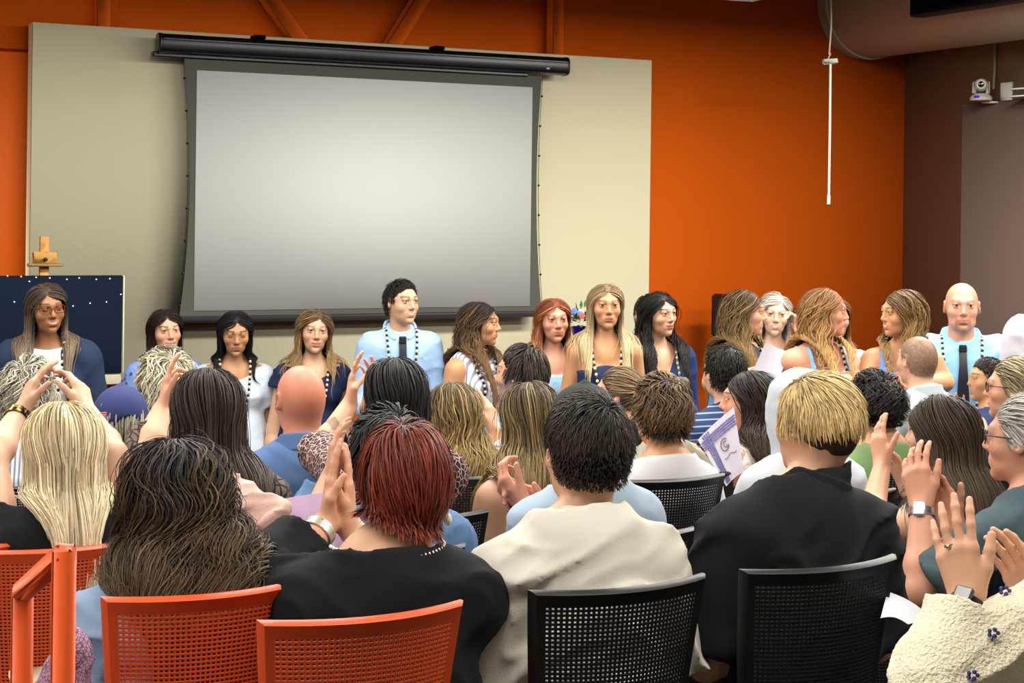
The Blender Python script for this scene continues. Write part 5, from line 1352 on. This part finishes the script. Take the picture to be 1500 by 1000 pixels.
# ---- row B
BU = dict(vb=.0085, vh=.006)
k = seated('B', 'woman with long straight platinum hair in a black tee, arms raised', (92, 656), None, Y=4.25, floor=.45, skin='pale', hair=H('long', '#b89c68', '#f8e9c4', L=.36, n=900, t0=-.1, fy=.3, w=.0034, hw=.03, gather=1.8, var=.2, frizz=.008, hil=.3), sw=.165,
           arms=dict(L=up((-14, 676, .08), (30, 604, .26), (58, 535, .3), (.8, .1, -.5), curl=(.25, .3, .4, .5), spread=.2, vox=.005), R=up((163, 668, .08), (128, 604, .28), (112, 545, .34), (-.8, .1, -.4), curl=(.4, .5, .6, .7), vox=.005)),
           wear=[plain_top('#17181a', sl=.42, neck='crew'), pants()], **BU)
wristband(k, 'L', 'bracelet', mat('gold_black_bracelet', '#9a7a3a', .3, .7, pat=('dots', 60, '#1a1512', .5)), .9, .012)
k = seated('B', 'woman with long brown hair and sheer lace sleeves, one hand raised', (302, 602), None, Y=4.35, floor=.46, skin='fair', hair=H('long', '#2e251e', '#4d4035', L=.5, n=820, fy=.25, w=.0036, hw=.075, gather=.9, var=.2, frizz=.004), sw=.17, b=1.05, bw=1.1, ab=1.15,
           arms=dict(L=up((214, 668, .12), (238, 600, .26), (247, 532, .3), (1, 0, -.3), curl=(.2, .9, 1., 1.), vox=.005)),
           wear=[dict(kind='top', m=mat('black_lace', '#6d5c4e', .8, pat=('cells', 38, '#191616', .13)), sl=1.3, neck='crew', key='l'), plain_top('#1b1a1c', sl=0, neck='tank', o=.02, sx=.1, swd=.02, back='mid'), pants()], **BU)
k = seated('B', 'dark haired person in a denim jacket, mostly behind the red haired woman', (566, 668), None, Y=4.0, skin='fair', hair=H('curly', '#16171a', '#3a3d40', L=.07, n=480, w=.0045, wave=.008, wf=9, vol=.018, side=.8, ear=False), sw=.178, arms=dict(L=up((452, 790, -.02), (483, 700, .12), (490, 632, .14), (1, 0, -.2)), R=up((650, 790, -.05), (570, 760, .2), (540, 720, .2), (-.5, .5, .2))),
           wear=[plain_top('#5f7fa8', sl=1.92, neck='crew', o=.02, nz=.02, collar=.05, slo=.012, name='denim_jacket', wr=.012, wfreq=14), pants()], **BU)
k = seated('B', 'woman with long honey brown hair and bare shoulders', (774, 613), 'black', 'the woman with bare shoulders', Y=4.7, skin='fair', hair=H('long', '#4d4029', '#a48c5c', L=.46, n=640, fy=.25, w=.0038, wave=.008, wf=4, hw=.07, gather=1.1, hil=.25), sw=.165, wear=[plain_top('#3a3d44', sl=0, neck='strapless', sz=.2), pants('#6a7675')], **BU)
k = seated('B', 'person in a dark green cap and grey blue shirt behind the polo shirt, clapping', (853, 632), 'black', 'the person in the green cap', Y=4.0, fem=False, skin='pink', hair=H('short', '#2c2620', '#4a4034', L=.04, n=260, vol=.008), sw=.19,
           arms=dict(L=up((782, 775, -.02), (770, 745, .06), (731, 702, .08), (.8, .2, -.5), curl=(.75, .8, .9, 1.), vox=.005), R=up((905, 790, .0), (800, 760, .12), (752, 708, .12), (-.6, .2, .4), curl=(.6, .7, .8, .9))),
           wear=[plain_top('#9fb0c2', sl=1.0, neck='crew'), pants('#39474c')], **BU)
cap(k, '#1d2b22')
k = seated('B', 'woman with straight brown hair in a periwinkle tank top, clapping', (1377, 636), None, face=-140, hface=-128, Y=3.92, floor=.40, skin='fair', fc=dict(brow='#3a2a1c'), hair=H('long', '#332820', '#5c4a38', L=.30, n=700, fy=.06, w=.0036, hw=.085, gather=.8, var=.2, part=.02), sw=.165,
           arms=dict(L=up((1272, 775, -.05), (1292, 683, .16), (1280, 612, .2), (.8, .1, -.5), curl=(.2, .3, .4, .5), vox=.005), R=up((1440, 800, .1), (1330, 720, .3), (1300, 650, .3), (-.6, .2, .3))),
           wear=[plain_top('#8fa6dc', sl=0, neck='tank', sx=.09, swd=.03, sz=.09, back='mid'), pants()], **BU)
k = seated('B', 'grey haired man with glasses in a dark teal shirt, watch on raised wrist', (1500, 645), 'black', 'the grey haired man with the silver watch', face=-140, hface=-122, Y=3.4, floor=.45, fem=False, skin='pink', fc=dict(brow='#a09890'), hair=H('comb', '#8a867e', '#dedad2', L=.075, n=900, w=.003, vol=.012, side=.35, cx=.2, cy=-.9, frizz=.002), sw=.195, b=1.1, ab=1.1,
           arms=dict(L=up((1350, 866, -.12), (1350, 742, -.02), (1333, 650, .02), (.5, .1, -.8), curl=(.35, .4, .45, .5), spread=.1, vox=.0042, thumb=(.9, .35, .1)), R=up((1440, 860, .05), (1398, 775, .02), (1362, 690, .06), (-.5, .2, .5), curl=(.5, .55, .6, .6), vox=.0042)),
           wear=[plain_top('#46565c', sl=.85, neck='crew', nz=.035, collar=.06, slo=.016, wr=.012), pants('#4a4c40')], **BU)
glasses(k, '#3a3632', False)
wristband(k, 'L', 'wristwatch', mat('watch_steel', '#d6d6da', .25, 1.), .93, .011, (-.4, .2, .9))
# ---- row A
AA = dict(vb=.0075, vh=.006)
k = seated('A', 'woman with long dark wavy hair in a chambray shirt', (256, 728), None, nx=.02, Y=3.28, face=-158, skin='fair', hair=H('long', '#130f0e', '#665037', L=.325, lv=.3, n=1500, seg=18, fy=.3, w=.0034, wave=.024, wf=7, hw=.05, gather=1.5, t0=.35, hil=.12, frizz=.008, vol=.022), sw=.172, ab=1.1,
           wear=[plain_top('#8096b3', sl=1.95, neck='crew', nz=.03, collar=.05, wr=.018, wfreq=10, slo=.014, vox=.009, o=.02), dict(kind='pants', m=mat('pink_print_skirt', '#c9a8b4', .9, pat=('cells', 40, '#6a4a60', .06)), o=.04)], **AA)
k = seated('A', 'woman with short dyed red hair in a black top, hands pressed together', (593, 702), None, nx=-.05, Y=3.06, hs=.99, face=-158, hface=-165, skin='fair', tilt=-2, hair=H('short', '#4a1c14', '#8a3a26', L=.085, n=1500, seg=12, w=.0032, vol=.011, side=.5, front='down', ear=False, hil=.3, whorl=(-.01, -.035, .12), frizz=.006, capk=.6, stiff=.55, drop=.01), sw=.17, b=1.1, bw=1.05, ab=1.1,
           arms=dict(L=up((385, 880, .02), (478, 765, .22), (497, 628, .27), (1, .05, .05), curl=(.08, .06, .06, .1), spread=.03, vox=.004, thumb=(.9, .2, .4)), R=up((610, 900, .25), (512, 772, .25), (512, 640, .30), (-1, .05, .0), curl=(.08, .06, .06, .1), spread=.03, vox=.004, thumb=(.9, .2, .4))),
           wear=[plain_top('#14161a', sl=1.74, neck='crew', nz=-.005, wr=.014, wfreq=8, slo=.022, vox=.009, o=.022), pants()], **AA)
wristband(k, 'L', 'bracelet', mat('silver_beads', '#d8d2c4', .3, .6, pat=('dots', 120, '#8a7a5a', .3)), .86, .012)
mb = MB(); q = lambda P: k['C'] + (np.asarray(P) * k['hs']) @ k['Rm']
mb.tube([q([.082, -.008, -.035]), q([.085, -.01, -.075])], .0016, 6); mb.ball(q([.085, -.01, -.085]), .009, 10, 8, sc=(1, 1, 1.4)); mb.out('earring', mat('pearl', '#e8e2d2', .2, 0, .6), k['root'], True, k['base'])
mb = MB(); P = [k['N'] + k['u'] * .018 + k['r'] * .07 * math.cos(a) - k['f'] * (.068 * math.sin(a)) for a in np.linspace(0, math.pi, 34)]
for p in P:
    d, g = k['cover'].grad(p[None]); mb.ball(p + g[0] * max(0, .004 - d[0]), .0042, 8, 6)
mb.out('bead_necklace', mat('pearl', '#e8e2d2', .2, 0, .6), k['root'], True, k['base'])
k = seated('A', 'young man with short dark hair in a pale grey polo shirt', (858, 662), None, Y=3.08, face=-154, hface=-160, fem=False, skin='fair', hair=H('short', '#17130f', '#3a2f26', L=.036, n=2000, seg=8, w=.0022, vol=.008, side=.16, drop=-.014, whorl=(.018, -.075, .095), front='down', fade=('#2a211b', -.035), frizz=.004, hs=1), sw=.19, hs=1.05, nx=-.03,
           wear=[plain_top('#cfcabd', sl=.86, neck='crew', nz=.035, collar=.062, wr=.017, wfreq=10, slo=.02, vox=.008, o=.022), pants()], **AA)
k = seated('A', 'person with blond streaked hair and shaved nape in a black shirt', (1196, 622), None, Y=3.06, hs=.98, face=-156, hface=-140, fem=False, skin='fair', hair=H('comb', '#6e5330', '#e6c78c', L=.056, drop=.012, n=1500, seg=12, w=.003, vol=.007, stiff=.1, side=.8, cx=.12, cy=-.1, t0=-.1, hil=.35, fade=('#3a2c20', -.0), frizz=.004, rootmin=.035, ear=True), sw=.178, b=1.05, nx=-.06,
           wear=[plain_top('#17181b', sl=.9, neck='crew', nz=.035, collar=.062, wr=.016, wfreq=8, slo=.02, vox=.008, o=.022), pants('#2a3034')], **AA)
M_FLEECE = mat('cream_fleece', '#e8dfc2', .95, 0, .1, bump=(160, .9, .012), sheen=.4)
k = seated('A', 'person at the right edge in a cream fleece jacket, clapping hands', (1640, 640), 'black', 'the person in the cream fleece', Z=3.0, face=-150, floor=.55, fem=True, skin='fair', hair=H('long', '#4a3828', '#7a6044', L=.2, n=240), sw=.175, ab=1.1,
           arms=dict(L=up((1365, 1015, -.10), (1418, 882, .0), (1386, 742, .04), (.35, .1, -.8), s=(1545, 905, .02), curl=(.12, .14, .16, .22), spread=.12, vox=.0032, thumb=(.95, .42, .1), hs=1.02), R=up((1600, 1010, .0), (1520, 905, .12), (1478, 800, .16), (-.6, .1, .4), curl=(.3,) * 4, vox=.004, hs=1.0)),
           wear=[dict(kind='top', m=M_FLEECE, sl=1.86, neck='crew', nz=.02, o=.02, slo=.012, wr=.012, wfreq=12, name='fleece_jacket', vox=.007), pants()], vb=.0075, vh=.008)
wristband(k, 'L', 'smartwatch', mat('black_strap', '#1c2022', .4), .94, .012, (-.55, .1, .8), r=.032)
S_, E_, W_ = k['armL'][:3]
mb = MB(); D_ = nz(k['armL'][3]); n_ = k['armL'][4]; n_ = nz(n_ - np.dot(n_, D_) * D_); t_ = -np.cross(D_, n_); K_ = W_ + (t_ * -.010 + D_ * .108) * .95
mb.lathe(K_, [(.0095, -.004), (.0108, -.003), (.0108, .003), (.0095, .004)], 16, D_); mb.ball(K_ - n_ * .011, .005, 8, 6); mb.out('ring', mat('ring_silver', '#b8b0a0', .2, 1.), k['root'], True, k['base'])
# embroidered flowers of the fleece
cov = SDF(); arm_prims(cov, k, .034, 1.86, sides='L')
for px, py in ((1472, 868), (1425, 992), (1455, 930)):
    mb = MB()
    p = at(px, py, 2.2); dv = nz(p - np.array([0, 0, HC])); 
    for _ in range(60): p = p + dv * np.clip(cov.ev(p[None])[0], -.01, .05) * .8
    for q in range(5): mb.ball(p - dv * .004 + RIGHT * .008 * math.cos(q * 1.257) + UPV * (.006 * math.sin(q * 1.257) + .004), .0042, 6, 4)
    mb.tube([p - dv * .003, p - dv * .003 - UPV * .016 - RIGHT * .004], .0014, 5)
    mb.out('embroidered_flower', mat('violet_thread', '#4a4684', .7), k['root'], True, k['base'])
# ---------------------------------------------------------------- papers, coat, cloth, bag
def sheet(name, corners, bow, m, label, cat, n=9):
    """corners TL,TR,BR,BL as world points, bow = bulge vector"""
    a, b, c, d = [np.asarray(x) for x in corners]; G = []
    for u in np.linspace(0, 1, n):
        G.append([(a * (1 - v) + b * v) * (1 - u) + (d * (1 - v) + c * v) * u + np.asarray(bow) * math.sin(math.pi * v) for v in np.linspace(0, 1, n)])
    G = np.array(G); nn = nz(np.cross(G[0, -1] - G[0, 0], G[-1, 0] - G[0, 0])); r = empty(name, a, label, cat); mb = MB(); mb.grid(G); mb.grid(G + nn * .0006, flip=True); mb.out('page', m, r, True, a); return r, G, nn


Zp = 6.02
M_PAPER = mat('certificate_paper', '#d2cedc', .6)
q = lambda x, y, dz=0: at(x, y, Zp + dz)
r, G, nn = sheet('certificate', [q(1022, 644), q(1075, 596, .02), q(1090, 690, -.02), q(1064, 712, -.03)], FWD * .02, M_PAPER, 'certificate with a violet lace border held by the dark wavy haired woman', 'paper')
nn = nn if np.dot(nn, FWD) < 0 else -nn
a = np.array(r.location); mb = MB(); rr = np.random.default_rng(8)
def gp(u, v):
    i = min(int(u * 8), 7); j = min(int(v * 8), 7); fu, fv = u * 8 - i, v * 8 - j
    return (G[i, j] * (1 - fu) * (1 - fv) + G[i + 1, j] * fu * (1 - fv) + G[i, j + 1] * (1 - fu) * fv + G[i + 1, j + 1] * fu * fv) + nn * .0022
for side in range(2):
    for t in np.linspace(.03, .97, 34):
        for s in (.12, .17, .22, .27):
            u, v = (t, s) if side == 0 else (s + .0, t)
            if side == 1: u = s * .9
            p = gp(u, v); mb.ball(p, .0026 + .0016 * rr.random(), 5, 3, sc=(1, 1, 1))
mb.out('lace_border', mat('violet_print', '#8480b8', .7), r, True, a)
mb = MB(); t = np.linspace(.4, 5.6, 20); mb.tube([gp(.42 + .10 * math.sin(x), .55 + .12 * math.cos(x)) for x in t], .0016, 5); mb.tube([gp(.42 + .05 * math.sin(x), .57 + .05 * math.cos(x)) for x in t], .0014, 5); mb.tube([gp(.62 + .02 * math.sin(9 * x), .4 + .45 * x) for x in np.linspace(0, 1, 24)], .0011, 5); mb.out('printed_emblem', mat('grey_print', '#6a6a74', .7), r, True, a)
Zq = 8.15
sheet('paper_sheet', [at(1121, 502, Zq), at(1156, 516, Zq - .02), at(1137, 566, Zq - .04), at(1102, 546, Zq)], FWD * .01, mat('plain_paper', '#c2c0ca', .6), 'plain white sheet held between two standing women', 'paper')
r, G, nn = sheet('programme', [at(1300, 866, 3.55), at(1366, 905, 3.62), at(1330, 914, 3.42), at(1290, 905, 3.38)], UPV * .008, mat('programme_paper', '#c6c8cd', .6), 'printed programme lying in the gap beside the black chair', 'paper')
mb = MB()
for i in range(3): mb.tube([gp(.25 + .15 * i, .2 + .55 * x) for x in np.linspace(0, 1, 8)], .0009, 4)
mb.tube([gp(.3 + .1 * math.sin(x * 20), .72 + .18 * x) for x in np.linspace(0, 1, 16)], .001, 4)
mb.out('printed_lines', mat('grey_print', '#6a6a74', .7), r, True, np.array(r.location))
# lavender cloth over the chair back, pink coat on top
pt = lambda x, y, Z: at(x, y, Z)
top = [pt(x, y, Zz) for x, y, Zz in ((352, 752, 4.04), (400, 740, 4.05), (440, 733, 4.07), (478, 727, 4.09), (500, 724, 4.11))]
G = []
for v in np.linspace(0, 1, 14):
    row = []
    for j, x in enumerate(np.linspace(0, 4, 25)):
        i = min(int(x), 3); f_ = x - i; p = top[i] * (1 - f_) + top[i + 1] * f_
        dn = v * .46; fold = .012 * math.sin(j * .9 + 1.5 * v) * min(1, v * 2)
        row.append(p + np.array([0, -.035 * min(1, v * 6) - .0 + fold, .012 - dn]))
    G.append(row)
G = np.array(G); back = G[0] + [0, .03, 0]; Gf = np.array([back + [0, .035, -.30], back + [0, .03, -.02]]); G2 = np.concatenate([Gf, G]); mb = MB(); mb.grid(G2); mb.grid(G2 + [0, -.004, 0], flip=True)
tag(mb.out('lavender_cloth', mat('lavender_fabric', '#cdb0cf', .85, bump=(260, .3, .003)), None, True), 'smooth lavender cloth hung over a chair back left of the red haired woman', 'cloth')
s = SDF(); Zc_ = 3.98
for (x, y, dz, rx) in ((335, 735, 0, .05), (352, 730, .02, .055), (372, 742, 0, .05), (392, 738, .03, .035), (350, 758, 0, .05), (375, 762, -.01, .045), (398, 750, .0, .03)):
    s.c(at(x - 12, y - 5, Zc_ + dz), at(x + 10, y + 4, Zc_ + dz), rx * .75, rx * .7, .02)
s.c(at(333, 712, Zc_), at(352, 728, Zc_), .02, .045, .03); s.c(at(398, 734, Zc_), at(412, 738, Zc_), .022, .014, .02)
ob = surf_obj('pink_coat', s, .006, mat('pink_wool', '#d9b3a6', .9, bump=(200, .3, .004)), None, np.zeros(3), wrinkle(.018, 13., 4)); tag(ob, 'dusty pink coat bundled over the chair back beside the dark waves', 'coat')
# patterned bag and booklet beside the handrail
pbg = at(88, 1020, 2.95); s = SDF(); s.e(pbg, np.eye(3), np.array([.04, .05, .07]), .03); s.e(pbg + UPV * -.09, np.eye(3), np.array([.06, .06, .07]), .04); s.e(pbg + UPV * .06 + RIGHT * .03, np.eye(3), np.array([.03, .03, .06]), .03)
ob = surf_obj('patterned_scarf', s, .006, mat('mauve_print', '#b48ca4', .9, pat=('cells', 160, '#6b4c66', .12)), None, np.zeros(3), wrinkle(.014, 16., 2)); tag(ob, 'mauve patterned scarf bundled behind the orange handrail', 'scarf')
pb_ = at(62, 1004, 2.98); mb = MB(); mb.box(pb_, (.05, .06, .008), np.array([nz(RIGHT + FWD * .5), nz(FWD - RIGHT * .5 + UPV * .25), nz(np.cross(nz(RIGHT + FWD * .5), nz(FWD - RIGHT * .5 + UPV * .25)))]), .003); tag(mb.out('booklet', mat('beige_cover', '#d9c8a0', .6), None), 'beige booklet lying behind the orange handrail post', 'booklet')
# ---------------------------------------------------------------- light
def area(name, loc, sx, sy, w, col, rot=(0, 0, 0), spread=180):
    l = bpy.data.lights.new(name, 'AREA'); l.shape = 'RECTANGLE'; l.size = sx; l.size_y = sy; l.energy = w; l.color = col; l.spread = math.radians(spread)
    o = bpy.data.objects.new(name, l); LINK(o); o.location = loc; o.rotation_euler = rot; return o


WARM = (1.0, .96, .88)
for y, w in ((7.0, 98), (5.0, 78), (2.2, 42)):
    for x, q_ in ((-4.2, .45), (-2.2, .45), (-.2, .5), (1.8, .75), (3.8, .62), (5.8, 1.0), (7.3, 1.5 if y < 6 else 1.3)): area('ceiling_light', (x, y, 3.56), 1.4, .5, w * (q_ if y > 4 else 1), WARM)
area('window_light', (-6.6, 5.5, 2.0), 3.0, 1.8, 12, (.75, .87, 1.0), (0, -math.pi / 2, 0))
wd_ = bpy.data.worlds.new('world'); SC.world = wd_; wd_.use_nodes = True
wd_.node_tree.nodes['Background'].inputs[0].default_value = (.5, .48, .45, 1); wd_.node_tree.nodes['Background'].inputs[1].default_value = .3
SC.view_settings.exposure = 0.15
try: SC.cycles.use_denoising = True; SC.cycles.max_bounces = 6; SC.cycles.diffuse_bounces = 3
except Exception: pass
print('SCRIPT %.1fs verts %d' % (time.time() - T0, sum(len(o.data.vertices) for o in bpy.data.objects if o.type == 'MESH')))
